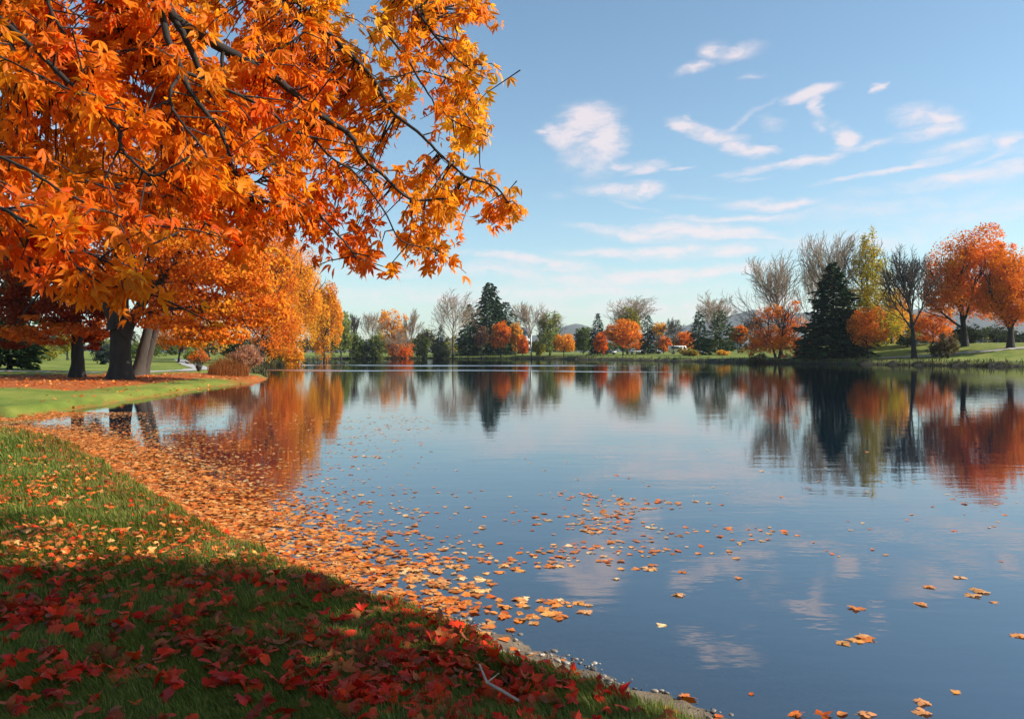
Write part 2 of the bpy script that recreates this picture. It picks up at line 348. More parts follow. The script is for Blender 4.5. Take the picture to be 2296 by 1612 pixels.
# ------------------------------------------------------------------ world: sky with clouds, sun
def build_world():
    w = bpy.data.worlds.new('World'); scene.world = w; w.use_nodes = True; t = w.node_tree; t.nodes.clear(); L = t.links
    sky = N(t, 'ShaderNodeTexSky', sky_type='NISHITA', sun_disc=False, sun_elevation=SUN_EL, sun_rotation=SUN_AZ)
    sky.air_density = 1.0; sky.dust_density = .6; sky.ozone_density = 1.6
    tc = N(t, 'ShaderNodeTexCoord'); sx = N(t, 'ShaderNodeSeparateXYZ'); L.new(tc.outputs['Generated'], sx.inputs[0])
    def math(op, a, b=None, c=None, clamp=False):
        n = N(t, 'ShaderNodeMath', operation=op, use_clamp=clamp)
        for i, v in enumerate((a, b, c)):
            if v is None: continue
            if isinstance(v, (int, float)): n.inputs[i].default_value = v
            else: L.new(v, n.inputs[i])
        return n.outputs[0]
    x, y, z = sx.outputs
    az = math('ARCTAN2', x, y)
    el = math('ARCTAN2', z, math('SQRT', math('ADD', math('MULTIPLY', x, x), math('MULTIPLY', y, y))))
    cb = N(t, 'ShaderNodeCombineXYZ'); L.new(az, cb.inputs[0]); L.new(el, cb.inputs[1])
    # wispy warp
    mp = N(t, 'ShaderNodeMapping'); mp.inputs['Scale'].default_value = (9, 22, 1); L.new(cb.outputs[0], mp.inputs['Vector'])
    wn = N(t, 'ShaderNodeTexNoise', Scale=1.0, Detail=5.0, Roughness=.62); L.new(mp.outputs[0], wn.inputs['Vector'])
    sb = N(t, 'ShaderNodeVectorMath', operation='SUBTRACT'); L.new(wn.outputs['Color'], sb.inputs[0]); sb.inputs[1].default_value = (.5, .5, .5)
    ml = N(t, 'ShaderNodeVectorMath', operation='MULTIPLY'); L.new(sb.outputs[0], ml.inputs[0]); ml.inputs[1].default_value = (.075, .032, 0)
    wp = N(t, 'ShaderNodeVectorMath', operation='ADD'); L.new(cb.outputs[0], wp.inputs[0]); L.new(ml.outputs[0], wp.inputs[1])
    blobs = [(1312, 278, 58, 36, 10, 1), (1290, 318, 62, 26, -8, .9), (1362, 322, 40, 46, 8, 1), (1322, 350, 62, 40, -10, .62), (1250, 302, 34, 14, -25, .6), (1225, 300, 28, 6, 0, .6), (1392, 374, 40, 10, 0, .6),
        (1550, 154, 58, 12, 8, .6), (1600, 116, 36, 18, 4, .6), (1655, 122, 52, 16, 6, .55), (1700, 168, 40, 8, 0, .35),
        (1530, 283, 48, 16, -12, .95), (1600, 300, 70, 16, -12, .8), (1660, 328, 52, 15, -28, .85), (1700, 342, 36, 10, -8, .7), (1665, 268, 80, 7, 25, .4), (1725, 276, 26, 20, 0, .38), (1540, 265, 12, 8, 0, .5),
        (1815, 214, 50, 16, 8, .9), (1840, 240, 14, 26, 15, .7), (1960, 203, 16, 8, 0, .6), (1892, 312, 34, 26, -18, .85), (1960, 326, 66, 9, 9, .5), (1830, 284, 22, 18, 0, .4), (1870, 280, 30, 12, 0, .3),
        (2075, 260, 64, 20, -12, .65), (2128, 262, 42, 16, 0, .9), (2095, 292, 70, 18, 8, .8), (2035, 250, 30, 10, -10, .4), (2250, 322, 36, 14, 20, .7), (2150, 330, 86, 14, 6, .45), (2220, 352, 70, 10, 18, .4),
        (1835, 360, 54, 12, 4, .9), (1730, 374, 110, 7, 8, .6), (2010, 376, 150, 9, 8, .7), (2190, 394, 150, 20, 3, .65), (1440, 376, 44, 12, 12, .75), (1520, 374, 46, 5, 3, .5), (1690, 398, 50, 4, 0, .35),
        (1390, 424, 90, 16, -3, .75), (1450, 426, 40, 15, 6, .9), (1420, 456, 90, 6, -16, .3), (1250, 440, 40, 12, 0, .22), (1560, 440, 70, 7, -2, .35),
        (1740, 455, 130, 12, -3, .75), (1660, 486, 190, 10, 0, .6), (1990, 470, 330, 26, 0, .35), (2100, 420, 240, 18, 2, .3),
        (1570, 518, 150, 18, -4, .95), (1430, 524, 150, 14, -7, .7), (1660, 530, 120, 10, -2, .6), (1470, 562, 230, 14, 0, .75), (1640, 566, 160, 12, 2, .6), (1180, 580, 150, 16, -7, .75), (1240, 600, 170, 12, -3, .5),
        (1590, 607, 150, 13, 0, .85), (1390, 622, 260, 22, 2, .65), (1100, 610, 240, 18, -2, .5), (860, 612, 110, 9, 0, .5), (1250, 655, 460, 24, 0, .5), (1900, 540, 420, 40, 0, .35), (2200, 480, 260, 34, 0, .35),
        (1500, 690, 560, 34, 0, .5), (1000, 670, 420, 26, -1, .5), (300, 300, 260, 30, 4, .4), (2500, 300, 200, 24, 4, .6), (2700, 430, 260, 30, 3, .6), (-300, 420, 300, 30, 0, .5)]
    cur = None
    for dx, dy, hw, hh, rot, s in blobs:
        u, v = (dx-CX)/F, (HY-dy)/F
        a = math_atan(u); e = math_atan(v*cos(a)); k = cos(a)
        mp = N(t, 'ShaderNodeMapping', vector_type='TEXTURE'); mp.inputs['Location'].default_value = (a, e, 0); mp.inputs['Rotation'].default_value = (0, 0, R(rot))
        mp.inputs['Scale'].default_value = (hw/F*k*1.45, hh/F*k*1.45, 1); L.new(wp.outputs[0], mp.inputs['Vector'])
        ln = N(t, 'ShaderNodeVectorMath', operation='LENGTH'); L.new(mp.outputs[0], ln.inputs[0])
        mk = math('MULTIPLY_ADD', ln.outputs['Value'], -s, s)
        cur = mk if cur is None else math('MAXIMUM', cur, mk)
    cur = math('MAXIMUM', cur, 0.0)
    mp = N(t, 'ShaderNodeMapping'); mp.inputs['Scale'].default_value = (26, 60, 1); mp.inputs['Rotation'].default_value = (0, 0, R(-4)); L.new(wp.outputs[0], mp.inputs['Vector'])
    dn = N(t, 'ShaderNodeTexNoise', Scale=1.0, Detail=9.0, Roughness=.67); L.new(mp.outputs[0], dn.inputs['Vector'])
    den = math('MULTIPLY', cur, math('MULTIPLY_ADD', dn.outputs['Fac'], 3.6, -.75))
    mr = N(t, 'ShaderNodeMapRange', interpolation_type='SMOOTHSTEP'); mr.inputs['From Min'].default_value = .0; mr.inputs['From Max'].default_value = .80; mr.inputs['To Max'].default_value = .72
    L.new(den, mr.inputs['Value'])
    # colour of the clear sky, pulled a little toward a pale cyan as in the picture
    gm = N(t, 'ShaderNodeMix', data_type='RGBA', blend_type='MULTIPLY'); gm.inputs['Factor'].default_value = 1; L.new(sky.outputs[0], gm.inputs['A']); gm.inputs['B'].default_value = SKY_TINT
    mx = N(t, 'ShaderNodeMix', data_type='RGBA'); L.new(mr.outputs['Result'], mx.inputs['Factor']); L.new(gm.outputs['Result'], mx.inputs['A']); mx.inputs['B'].default_value = CLOUD
    bg = N(t, 'ShaderNodeBackground', Strength=SKY_STRENGTH); L.new(mx.outputs['Result'], bg.inputs['Color'])
    o = N(t, 'ShaderNodeOutputWorld'); L.new(bg.outputs[0], o.inputs['Surface'])
    w.cycles.sampling_method = 'MANUAL'; w.cycles.sample_map_resolution = 512
    sd = bpy.data.lights.new('sun', 'SUN'); sd.energy = SUN_STRENGTH; sd.angle = R(.5); sd.color = (1, .93, .82)
    so = bpy.data.objects.new('sun', sd); link(so); so.location = (30, 20, 40)
    from mathutils import Vector
    so.rotation_euler = Vector(TOSUN).to_track_quat('Z', 'Y').to_euler()
math_atan = math.atan
SKY_TINT = (.91, 1.02, .99, 1); CLOUD = (6.1, 5.1, 5.05, 1); SKY_STRENGTH = .10; SUN_STRENGTH = 5.0
build_world()

# ------------------------------------------------------------------ ground and water sheets (one polar grid, fine where the camera looks)
th = np.concatenate([np.linspace(-180, -48, 45)[:-1], np.linspace(-48, 42, 420), np.linspace(42, 180, 46)[1:-1]])
th = np.radians(th)
rr = np.concatenate([[.25], .3*1.0188**np.arange(0, 526)])
TH, RR = np.meshgrid(th, rr); gx, gy = RR*np.sin(TH), RR*np.cos(TH)
gd = sdist(gx, gy); gh = ground(gx, gy, gd)
nT, nR = len(th), len(rr)
i = np.arange(nR-1)[:, None]*nT; j = np.arange(nT)[None]; j2 = (j+1) % nT
quads = np.stack([i+j, i+j2, i+nT+j2, i+nT+j], -1).reshape(-1, 4)
def litter_at(x, y, d):
    e = np.sqrt(((x+18.5)/11.5)**2+((y-39)/9.5)**2)
    a = (1-ss(e, .75, 1.05))*ss(d, 1.6, 3.0)
    a = np.maximum(a, .55*np.exp(-((d-.1)/.35)**2)*ss(-x, 12, 14)*(y < 60)*(y > 21))
    a = np.maximum(a, .75*(1-ss(np.hypot(x+17, y-50), 3, 7)))
    near = (1-ss(np.hypot(x, y), 18, 24))*ss(-x, .2, 1.2)*(y < 21)
    a = np.maximum(a, near*(1-ss(d, .5, 1.6))*.95)
    return a
lit = litter_at(gx, gy, gd)
gv = np.stack([gx, gy, gh], -1).reshape(-1, 3)
cap = len(gv); gv = np.vstack([gv, [[0, 0, gz(0.0, 0.0)]]])
capf = np.stack([np.full(nT, cap), (np.arange(nT)+1) % nT, np.arange(nT)], -1)
g = np_mesh('ground', gv, [quads, capf], mat_ground(), smooth=True, attrs={'shore': np.append((gd+.5*ss(RR, 10, 22)*(gd > -.3)).ravel(), 3), 'litter': np.append(lit.ravel(), 0), 'mud_shade': np.append((ss(RR, 50, 75)*(1-ss(gd, .5, 2.2))).ravel(), 0)})
tag(g, kind='structure')
qd = gd.reshape(-1)[quads].min(1); wq = quads[qd < .35]
used, inv = np.unique(wq, return_inverse=True)
wv = np.stack([gx.ravel()[used], gy.ravel()[used], np.zeros(len(used))], -1)
wt = np_mesh('water', wv, [inv.reshape(-1, 4)], mat_water(), smooth=True, attrs={'depth': -gd.ravel()[used]})
tag(wt, kind='structure')

# paths: thin ribbons laid on the lawn
def ribbon(name, pts, w, mat, lift=.03):
    pts = np.array(pts, float); t = np.linspace(0, len(pts)-1, 90); px = np.interp(t, range(len(pts)), pts[:, 0]); py = np.interp(t, range(len(pts)), pts[:, 1])
    T = np.stack([np.gradient(px), np.gradient(py)], -1); T = unit(T); Nn = np.stack([-T[:, 1], T[:, 0]], -1)
    cols = []
    for s in np.linspace(-1, 1, 7):
        x, y = px+Nn[:, 0]*w/2*s, py+Nn[:, 1]*w/2*s
        cols.append(np.stack([x, y, ground(x, y)+lift], -1))
    V = np.stack(cols, 1).reshape(-1, 3); a = np.arange(89)[:, None]*7; b = np.arange(6)[None]
    q = np.stack([a+b, a+b+1, a+b+8, a+b+7], -1).reshape(-1, 4)
    o = np_mesh(name, V, [q], mat, smooth=True); return tag(o, kind='structure')
M_PATH = mat_plain('pale_path', (.34, .32, .30), .85, 0, 3.0, .15)
ribbon('path', [(-60, 46), (-40, 47.5), (-30, 48.5), (-24.5, 50.5), (-23.5, 56), (-25.5, 66), (-34, 84), (-50, 120)], 1.7, M_PATH)
ribbon('path', [(58, 126), (64, 122), (72, 119.5), (84, 116), (110, 104)], 1.6, M_PATH, .06)

# hills beyond the park
def hills():
    xs = np.linspace(-2600, 3400, 320); ys = np.linspace(1900, 3300, 40)
    X, Y = np.meshgrid(xs, ys)
    u = X/Y*F+CX
    prof = np.interp(u, [-400, 600, 900, 1200, 1260, 1295, 1340, 1420, 1500, 1560, 1640, 1690, 1740, 1850, 2000, 2200, 2300, 2600, 3200], [20, 22, 30, 40, 58, 66, 50, 42, 50, 70, 84, 100, 84, 95, 100, 112, 118, 90, 60])
    z = prof/F*2500*(np.sin((Y-1900)/1400*pi)**.7)*(.86+.28*fbm(X/160, Y/160, 5, 3))
    a = np.arange(39)[:, None]*320; b = np.arange(319)[None]
    q = np.stack([a+b, a+b+1, a+b+321, a+b+320], -1).reshape(-1, 4)
    m = mat_plain('wooded_hills', (.055, .060, .045), .95, 0, .02, .5)
    tag(np_mesh('hills', np.stack([X, Y, z-3], -1).reshape(-1, 3), [q], m, smooth=True), kind='structure')
hills()

# ------------------------------------------------------------------ tree generators
PAL = {
    'orange': [(.80, .22, .012), (.86, .33, .02), (.66, .13, .008)],
    'yellow': [(.90, .46, .03), (.86, .34, .02), (.76, .26, .015)],
    'gold':   [(.86, .44, .035), (.78, .32, .02), (.66, .38, .04)],
    'rust':   [(.74, .16, .008), (.82, .23, .010), (.60, .10, .006)],
    'darkred': [(.30, .035, .007), (.40, .06, .008), (.20, .022, .005)],
    'olive':  [(.26, .24, .025), (.34, .28, .03), (.18, .18, .02)],
    'green':  [(.10, .14, .03), (.16, .19, .035), (.06, .09, .02)],
    'willow': [(.24, .28, .06), (.18, .23, .05), (.30, .30, .07)],
    'spruce': [(.020, .042, .012), (.030, .060, .015), (.012, .026, .009)],
    'pine':   [(.05, .085, .025), (.075, .11, .03), (.035, .06, .02)],
    'dark':   [(.030, .045, .018), (.05, .065, .02), (.018, .03, .014)],
    'brown':  [(.12, .075, .03), (.18, .12, .04), (.07, .05, .022)],
    'mix':    [(.30, .25, .03), (.60, .28, .03), (.16, .17, .03)],
}
def pick(pal, n, rng, spread=.22):
    p = np.array(PAL[pal]) if isinstance(pal, str) else np.array(pal)
    i = rng.integers(0, len(p), n); j = rng.integers(0, len(p), n); t = rng.random(n)[:, None]
    return np.clip((p[i]*t+p[j]*(1-t))*(1+rng.normal(size=(n, 1))*spread), .004, .95)

def grow(rng, h, levels=4, fork=.3, spread=.75, n1=8, n2=6, n3=5, n4=0, lean=(0, 0), up=.35, stems=1):
    """a branching skeleton of height about 1*h around the origin: list of (points, level)"""
    out = []
    def br(p, d, L, lev):
        k = 5; pts = [p]; dd = d.copy()
        for s in range(k):
            dd = unit(dd+rng.normal(size=3)*(.10 if lev else .04)+np.array([0, 0, up*.16*lev])); pts.append(pts[-1]+dd*L/k)
        pts = np.array(pts); out.append((pts, lev))
        if lev >= levels: return
        n = (n1, n2, n3, n4)[lev] if lev < 4 else 0
        for q in range(n):
            lo = fork if lev == 0 else .22
            f = lo+(1-lo)*((q+.6)/n)*rng.uniform(.9, 1.02); f = min(f, .99)
            a = f*k; i0 = min(int(a), k-1); pp = pts[i0]+(pts[i0+1]-pts[i0])*(a-i0)
            base = unit(pts[i0+1]-pts[i0])
            phi = q*2.4+rng.uniform(-.5, .5); ref = unit(np.cross(base, [0.2, .9, .3])); ref2 = np.cross(base, ref)
            ang = spread*rng.uniform(.6, 1.15)*(1.0 if lev == 0 else .8)*(1.15-.5*f if lev == 0 else 1)
            nd = base*cos(ang)+(ref*cos(phi)+ref2*sin(phi))*sin(ang)
            br(pp, unit(nd), L*((.92-.42*f) if lev == 0 else .64-.2*f)*rng.uniform(.85, 1.1), lev+1)
    for s in range(stems):
        a = s*2*pi/max(1, stems)+.6; t = 0 if stems == 1 else .22
        br(np.array([cos(a), sin(a), 0])*t*.12*h, unit(np.array([cos(a)*t+lean[0], sin(a)*t+lean[1], 1.0])), h*.62, 0)
    return out
def fit(sk, w, h, lean=False):
    al = np.concatenate([p for p, l in sk]); zt = al[:, 2].max()
    up_ = al[al[:, 2] > .5*zt]; wx = np.percentile(np.abs(up_[:, 0]), 96)*2; wy = np.percentile(np.abs(up_[:, 1]), 96)*2
    s = np.array([w/max(wx, 1e-3), w/max(wy, 1e-3), h/zt])
    res = []
    for p, l in sk:
        z = np.clip(p[:, 2:3]/zt/.25, 0, 1)
        q = p*s; 
        res.append((q, l))
    return res
def wood(sk, r0, rmin, mt, mb, parent, levs=None, flare=True):
    t0, t1 = Tubes(), Tubes()
    for p, l in sk:
        if l == 0:
            r = np.linspace(1, .35, len(p))*r0
            if flare: r[0] *= 1.35
            t0.add(p, r, 8)
        else:
            ra = max(rmin, r0*(.42, .2, .1, .06)[min(l-1, 3)]); rb = max(rmin*.7, ra*.35)
            t1.add(p, np.linspace(ra, rb, len(p)), 5 if l < 2 else 4)
    t0.build('trunk', mt, parent)
    if t1.V: t1.build('branches', mb, parent)

def blob_leaves(rng, lv, centre, rad, n_clump, n_leaf, size, pal, shell=.45, clump=.26, flat=1.0, hang=None, tv=None, droop=0.0):
    """leaf clumps spread through an ellipsoid"""
    c = np.asarray(centre, float); rad = np.asarray(rad, float)
    u = unit(rng.normal(size=(n_clump, 3))); rr = (shell+(1-shell)*rng.random(n_clump)**.6)[:, None]
    cc = u*rr; cs = rng.uniform(.55, 1.3, n_clump)
    idx = rng.integers(0, n_clump, n_leaf)
    off = rng.normal(size=(n_leaf, 3))*clump*.62*cs[idx][:, None]*np.array([1, 1, .72*flat])
    pos = cc[idx]+off; far = np.linalg.norm(pos, axis=1); pos = pos*np.where(far > 1.04, 1.04/far*rng.uniform(.8, 1.0, n_leaf), 1.0)[:, None]
    nrm = unit(off*1.2+u[idx]*.5+np.array([0, 0, .35])+rng.normal(size=(n_leaf, 3))*.55)
    pos = c+pos*rad
    col = pick(pal, n_clump, rng, .12)[idx]*(1+rng.normal(size=(n_leaf, 1))*.16)
    col = .6*col+.4*pick(pal, n_leaf, rng, .2)
    tv, tf = tv or diamond(.7, .1)
    fr = frames(nrm, rng, hang)
    lv.add(*scatter(tv, tf, pos, fr, size*rng.uniform(.6, 1.35, n_leaf), np.clip(col, .004, .95)))

def root_at(name, dx, Y, label, cat, group=None):
    x = (dx-CX)/F*Y; z = gz(x, Y)
    o = empty(name, (x, Y, z-.03)); tag(o, label, cat, group); return o, x, z
def px(n, Y): return n/F*Y
def top_h(dy, Y, z): return CZ+(HY-dy)/F*Y-z

def leafy(name, dx, Y, top, wpx, low, pal, label, cat='tree', seed=0, n=6500, size=None, bark=None, trunk=None, shape=1.0, bare=False, lobes=None, stems=1, gap=1.0, group=None):
    """deciduous tree: dx, top, low, wpx in picture px at distance Y; low = lower edge of the crown"""
    rng = np.random.default_rng(seed+int(dx)*3)
    o, x, z = root_at(name, dx, Y, label, cat, group)
    h = top_h(top, Y, z); w = px(wpx, Y)*1.18; hl = max(.15, top_h(low, Y, z)); size = size or max(.22, .0021*Y)
    sk = fit(grow(rng, h, 3, max(.2, hl/h*.9), .7, 8, 5, 3, stems=stems), w*.82, h*.93)
    wood(sk, trunk or max(.12, h*.018), max(.02, .00016*Y), bark or M_BARK, bark or M_BARK, o)
    lv = Leaves(); H = h-hl
    if lobes is None:
        k = 9; lobes = [(0, 0, .52, .86, .50)]
        for q in range(k):
            a = q*2.4+rng.random(); e = rng.uniform(.22, .86); rr = .55*math.sqrt(max(.05, 1-((e-.42)/.62)**2))*shape
            lobes.append((cos(a)*rr, sin(a)*rr, e, .42, .26))
    tot = sum(l[3]**2*l[4]**.5 for l in lobes)
    for (lx, ly, lz, rw, rh) in lobes:
        m = int(n*rw**2*rh**.5/tot); 
        if m < 10: continue
        blob_leaves(rng, lv, (lx*w/2, ly*w/2, hl+lz*H), (rw*w/2, rw*w/2, rh*H), max(7, int(34*rw*gap)), m, size, pal, shell=.35, clump=.34)
    lv.build('crown', M_FARLEAF, o)
    return o
def bare(name, dx, Y, top, wpx, label, seed=0, twig=None, trunk=None, fork=.28, spread=.80, n=(9, 7, 5), lean=(0, 0), dark=False, cat='tree', stems=1, up=.12, r0=None, levels=4, tufts=None):
    rng = np.random.default_rng(seed+int(dx)*5+1)
    o, x, z = root_at(name, dx, Y, label, cat)
    h = top_h(top, Y, z); w = px(wpx, Y)
    sk = fit(grow(rng, h, levels, fork, spread, *n, n4=2, lean=lean, up=up, stems=stems), w, h)
    wood(sk, r0 or h*.0145, max(.017, .00016*Y), M_BARK if dark else M_GREYBARK, twig or (M_DARKTWIG if dark else M_TWIG), o)
    if tufts:
        lv = Leaves(); tips = np.array([p[-1] for p, l in sk if l >= 1 and p[-1][2] < h*(tufts[1]+.25)] or [(0, 0, h*tufts[1])])
        pos = tips[rng.integers(0, len(tips), tufts[2])]+rng.normal(size=(tufts[2], 3))*.3
        tv, tf = diamond()
        lv.add(*scatter(tv, tf, pos, frames(rng.normal(size=pos.shape), rng), max(.2, .002*Y), pick(tufts[0], len(pos), rng))); lv.build('crown', M_FARLEAF, o)
    return o
def conifer(name, dx, Y, top, wpx, label, seed=0, pal='spruce', low=None, cat='tree', tiers=26, per=13, power=.85, droop=.35, dens=15, jag=.25, up=0.0, fat=1.25, lm=None):
    rng = np.random.default_rng(seed+int(dx)*7+2)
    o, x, z = root_at(name, dx, Y, label, cat)
    h = top_h(top, Y, z); w = px(wpx, Y)*fat; lo = .04*h if low is None else max(.1, top_h(low, Y, z))
    t = Tubes(); t.add([(0, 0, 0), (.02*h*.1, 0, h*.4), (0, 0, h*.97)], [h*.018, h*.012, .02], 7); t.build('trunk', M_BARK, o)
    P_, D_, S_, C_ = [], [], [], []; tiers = int(tiers*1.35)
    for k in range(tiers):
        f = (k+.5)/tiers; zz = lo+(h-lo)*f
        Rk = w/2*(1-f)**power*rng.uniform(1-jag, 1+.6*jag)+.012*h
        for b in range(per):
            a = rng.random()*2*pi; L = Rk*rng.uniform(.72, 1.12); m = max(3, int(dens*(.35+.65*(1-f))))
            s = rng.random(m)**.7
            rise = up*s*L
            pos = np.stack([np.cos(a)*s*L, np.sin(a)*s*L, zz-droop*L*s*s+rise+.02*h*rng.normal(size=m)*.5], -1)
            side = np.array([-sin(a), cos(a), 0])
            pos = pos+side*rng.normal(size=(m, 1))*L*.16*(1.1-s[:, None])
            dirv = np.array([cos(a), sin(a), -droop*.9+up])+side*rng.normal(size=(m, 1))*.55
            P_.append(pos); D_.append(dirv+rng.normal(size=(m, 3))*.12); S_.append(np.full(m, (.05*h+.12*Rk)*.66)*rng.uniform(.7, 1.3, m))
    # leader at the tip
    P_.append(np.stack([np.zeros(10), np.zeros(10), np.linspace(h*.93, h*.99, 10)], -1)); D_.append(np.tile([0., 0, 1], (10, 1))+rng.normal(size=(10, 3))*.35); S_.append(np.full(10, .03*h))
    pos, dr, sz = np.concatenate(P_), unit(np.concatenate(D_)), np.concatenate(S_)
    nrm = np.cross(dr, rng.normal(size=dr.shape)); nrm = unit(nrm+np.array([0, 0, .8])); nrm = unit(nrm-dr*(nrm*dr).sum(-1, keepdims=True))
    fr = np.stack([np.cross(dr, nrm), dr, nrm], -1)
    lv = Leaves(); lv.add(*scatter(*needle_spray(), pos, fr, sz, pick(pal, len(pos), rng, .2))); lv.build('crown', lm or M_NEEDLE, o)
    return o
def bush(name, dx, Y, top, wpx, pal, label, seed=0, n=2200, cat='shrub', size=None, shell=.3, lobes=5, stems=9, hang=None, depth=.8):
    rng = np.random.default_rng(seed+int(dx)*11+3)
    o, x, z = root_at(name, dx, Y, label, cat)
    h = top_h(top, Y, z); w = px(wpx, Y); size = size or max(.16, .0020*Y)
    t = Tubes()
    for q in range(stems):
        a = rng.random()*2*pi; e = np.array([cos(a)*w*.3*rng.random(), sin(a)*w*.3*depth*rng.random(), h*rng.uniform(.6, .92)])
        t.add([(e[0]*.15, e[1]*.15, 0), (e[0]*.5, e[1]*.5, e[2]*.55), e], [.012*h+.015, .008*h+.01, .008], 5)
    t.build('stems', M_BARK, o)
    lv = Leaves()
    for q in range(lobes):
        a = q*2.4+rng.random(); rr = .0 if q == 0 else rng.uniform(.25, .55); e = rng.uniform(.30, .62) if q else .5
        s = .62 if q == 0 else rng.uniform(.36, .5)
        blob_leaves(rng, lv, (cos(a)*rr*w/2, sin(a)*rr*w/2*depth, h*e), (s*w/2*1.25, s*w/2*depth*1.25, min(h*s*.85, h*min(e, 1-e)*1.0)), 16, n//lobes, size, pal, shell, .3, hang=hang)
    lv.build('foliage', M_FARLEAF, o)
    return o

# ================================================================== THE FAR SHORE, left to right
L = leafy; B = bare; C = conifer; S = bush
# -- left shore beyond the reeds
L('maple_tree', 655, 122, 552, 128, 812, 'yellow', 'tall glowing orange yellow maple behind the dark waterside bush on the left shore', seed=1, n=30000, gap=1.6)
L('maple_tree', 588, 98, 530, 165, 806, 'orange', 'broad orange maple crown between the dark trunked maple and the tall yellow maple', seed=21, n=32000, gap=1.6)
L('maple_tree', 728, 150, 636, 76, 812, 'yellow', 'narrower golden orange tree beside the green willow, shorter than its neighbour', seed=2, n=16000)
B('bare_tree', 728, 168, 630, 66, 'leafless tree whose grey twigs rise just over the golden orange tree', seed=3, fork=.4)
S('dark_bush', 612, 112, 748, 62, 'dark', 'very dark green bush at the water beside the reeds', seed=4, n=2600)
S('orange_shrub', 662, 108, 772, 62, 'yellow', 'low bright orange shrub hanging over the water by the dark bush', seed=5, n=2400)
S('green_shrub', 632, 118, 765, 60, 'olive', 'yellowish green shrub glimpsed under the tall yellow maple', seed=105, n=1600)
L('willow_tree', 765, 212, 703, 46, 800, 'willow', 'pale green willow with hanging strands at the end of the orange trees', cat='willow', seed=6, n=6500)
B('bare_tree', 800, 224, 698, 46, 'bare dark tree just right of the green willow', seed=7, fork=.35, spread=.5, dark=True)
B('bare_tree', 838, 228, 698, 62, 'bare brown tree with a fan of twigs left of the round orange tree', seed=8, fork=.35, spread=.6)
S('green_shrub', 800, 217, 745, 46, 'green', 'mid green shrub below the bare dark tree by the willow', seed=9, n=2000)
S('green_shrub', 846, 220, 738, 50, 'willow', 'greyish green shrub below the bare brown fan tree', seed=10, n=2000)
S('dark_bush', 822, 219, 762, 70, 'dark', 'low dark bush between two grey green shrubs on the far shore', seed=11, n=1800)
L('maple_tree', 880, 236, 696, 72, 796, 'yellow', 'rounded golden orange tree behind a small grey twiggy tree', seed=12, n=5000)
B('bare_tree', 886, 222, 736, 66, 'small grey twiggy tree in front of the rounded golden orange tree', seed=13, fork=.25, spread=.7, dark=False, tufts=('rust', .3, 260))
B('bare_tree', 918, 226, 690, 50, 'leaning bare tree with long thin limbs right of the golden orange tree', seed=14, lean=(.12, 0), fork=.3, spread=.5)
S('rust_shrub', 902, 224, 768, 66, 'rust', 'low rust red shrub under the small grey twiggy tree', seed=15, n=1800)
S('green_shrub', 950, 228, 752, 46, 'green', 'bright green shrub left of the big bare tree on the far shore', seed=16, n=2000)
B('bare_tree', 952, 250, 735, 56, 'low grey bare tree above the bright green shrub', seed=17, fork=.2, dark=True)
C('pine_tree', 988, 234, 728, 38, 'small dark pine under the left limbs of the big bare tree', seed=18, pal='dark', tiers=14)
B('bare_tree', 1015, 232, 646, 100, 'big bare tree spreading wide twigs beside the dark spruces', seed=19, fork=.34, spread=.78, n=(12, 7, 5))
S('dark_bush', 990, 229, 772, 60, 'dark', 'dark hedge-like bush at the foot of the big bare tree', seed=20, n=1800)
C('spruce_tree', 1052, 246, 682, 56, 'dark spruce half hidden behind the twigs of the big bare tree', seed=22, pal='spruce', tiers=20, power=.6, fat=1.4)
C('spruce_tree', 1098, 250, 634, 86, 'tallest dark spruce of the group in the middle of the far shore', seed=23, pal='spruce', tiers=26, power=.62, per=16, fat=1.5)
C('spruce_tree', 1134, 256, 676, 76, 'shorter broad green spruce on the right slope of the tallest one', seed=24, pal='spruce', tiers=18, power=.6, fat=1.5, per=15)
L('small_tree', 1080, 226, 735, 32, 780, [(.20, .09, .05), (.26, .12, .06)], 'small sparse reddish brown tree before the dark spruces', seed=25, n=900)
L('maple_tree', 1123, 229, 724, 44, 782, 'orange', 'neat orange tree on the lawn in front of the broad spruce', seed=26, n=3600)
L('poplar_tree', 1156, 238, 720, 30, 794, 'gold', 'slim golden tree between the neat orange tree and the white trunked bare tree', seed=27, n=2600)
L('small_tree', 1172, 234, 752, 26, 794, 'rust', 'small rust coloured tree below the pale building', seed=28, n=1500)
B('bare_tree', 1192, 222, 674, 76, 'bare tree with a clear straight trunk on the lawn right of the spruces', seed=29, fork=.5, spread=.62)
L('willow_tree', 1233, 226, 700, 56, 790, 'willow', 'yellowish green half bare tree left of the small round orange tree', cat='tree', seed=30, n=3000, stems=1)
B('bare_tree', 1233, 228, 690, 58, 'pale bare twigs rising out of the yellowish green tree', seed=31, fork=.4, spread=.55)
S('green_shrub', 1210, 232, 758, 40, 'olive', 'olive shrub on the lawn behind the straight bare trunk', seed=32, n=1500)
L('maple_tree', 1264, 219, 747, 48, 793, 'yellow', 'small round orange tree alone near the water in the gap before the blue hill', seed=33, n=3000)
L('green_tree', 1308, 240, 736, 42, 796, 'green', 'bushy green tree below the distant blue hill', seed=34, n=3200)
C('spruce_tree', 1340, 226, 702, 40, 'dark spruce left of the broad orange maple with the bare crown above', seed=35, pal='spruce', tiers=16, power=.6)
L('small_tree', 1346, 212, 746, 30, 797, 'rust', 'narrow red orange tree touching the broad orange maple', seed=36, n=2200)
B('bare_tree', 1408, 226, 662, 92, 'wide crown of bare twigs standing over the broad orange maple', seed=37, fork=.4, spread=.72, n=(12, 7, 5))
L('green_tree', 1406, 222, 690, 66, 780, 'olive', 'olive green tree directly behind the broad orange maple', seed=38, n=4200)
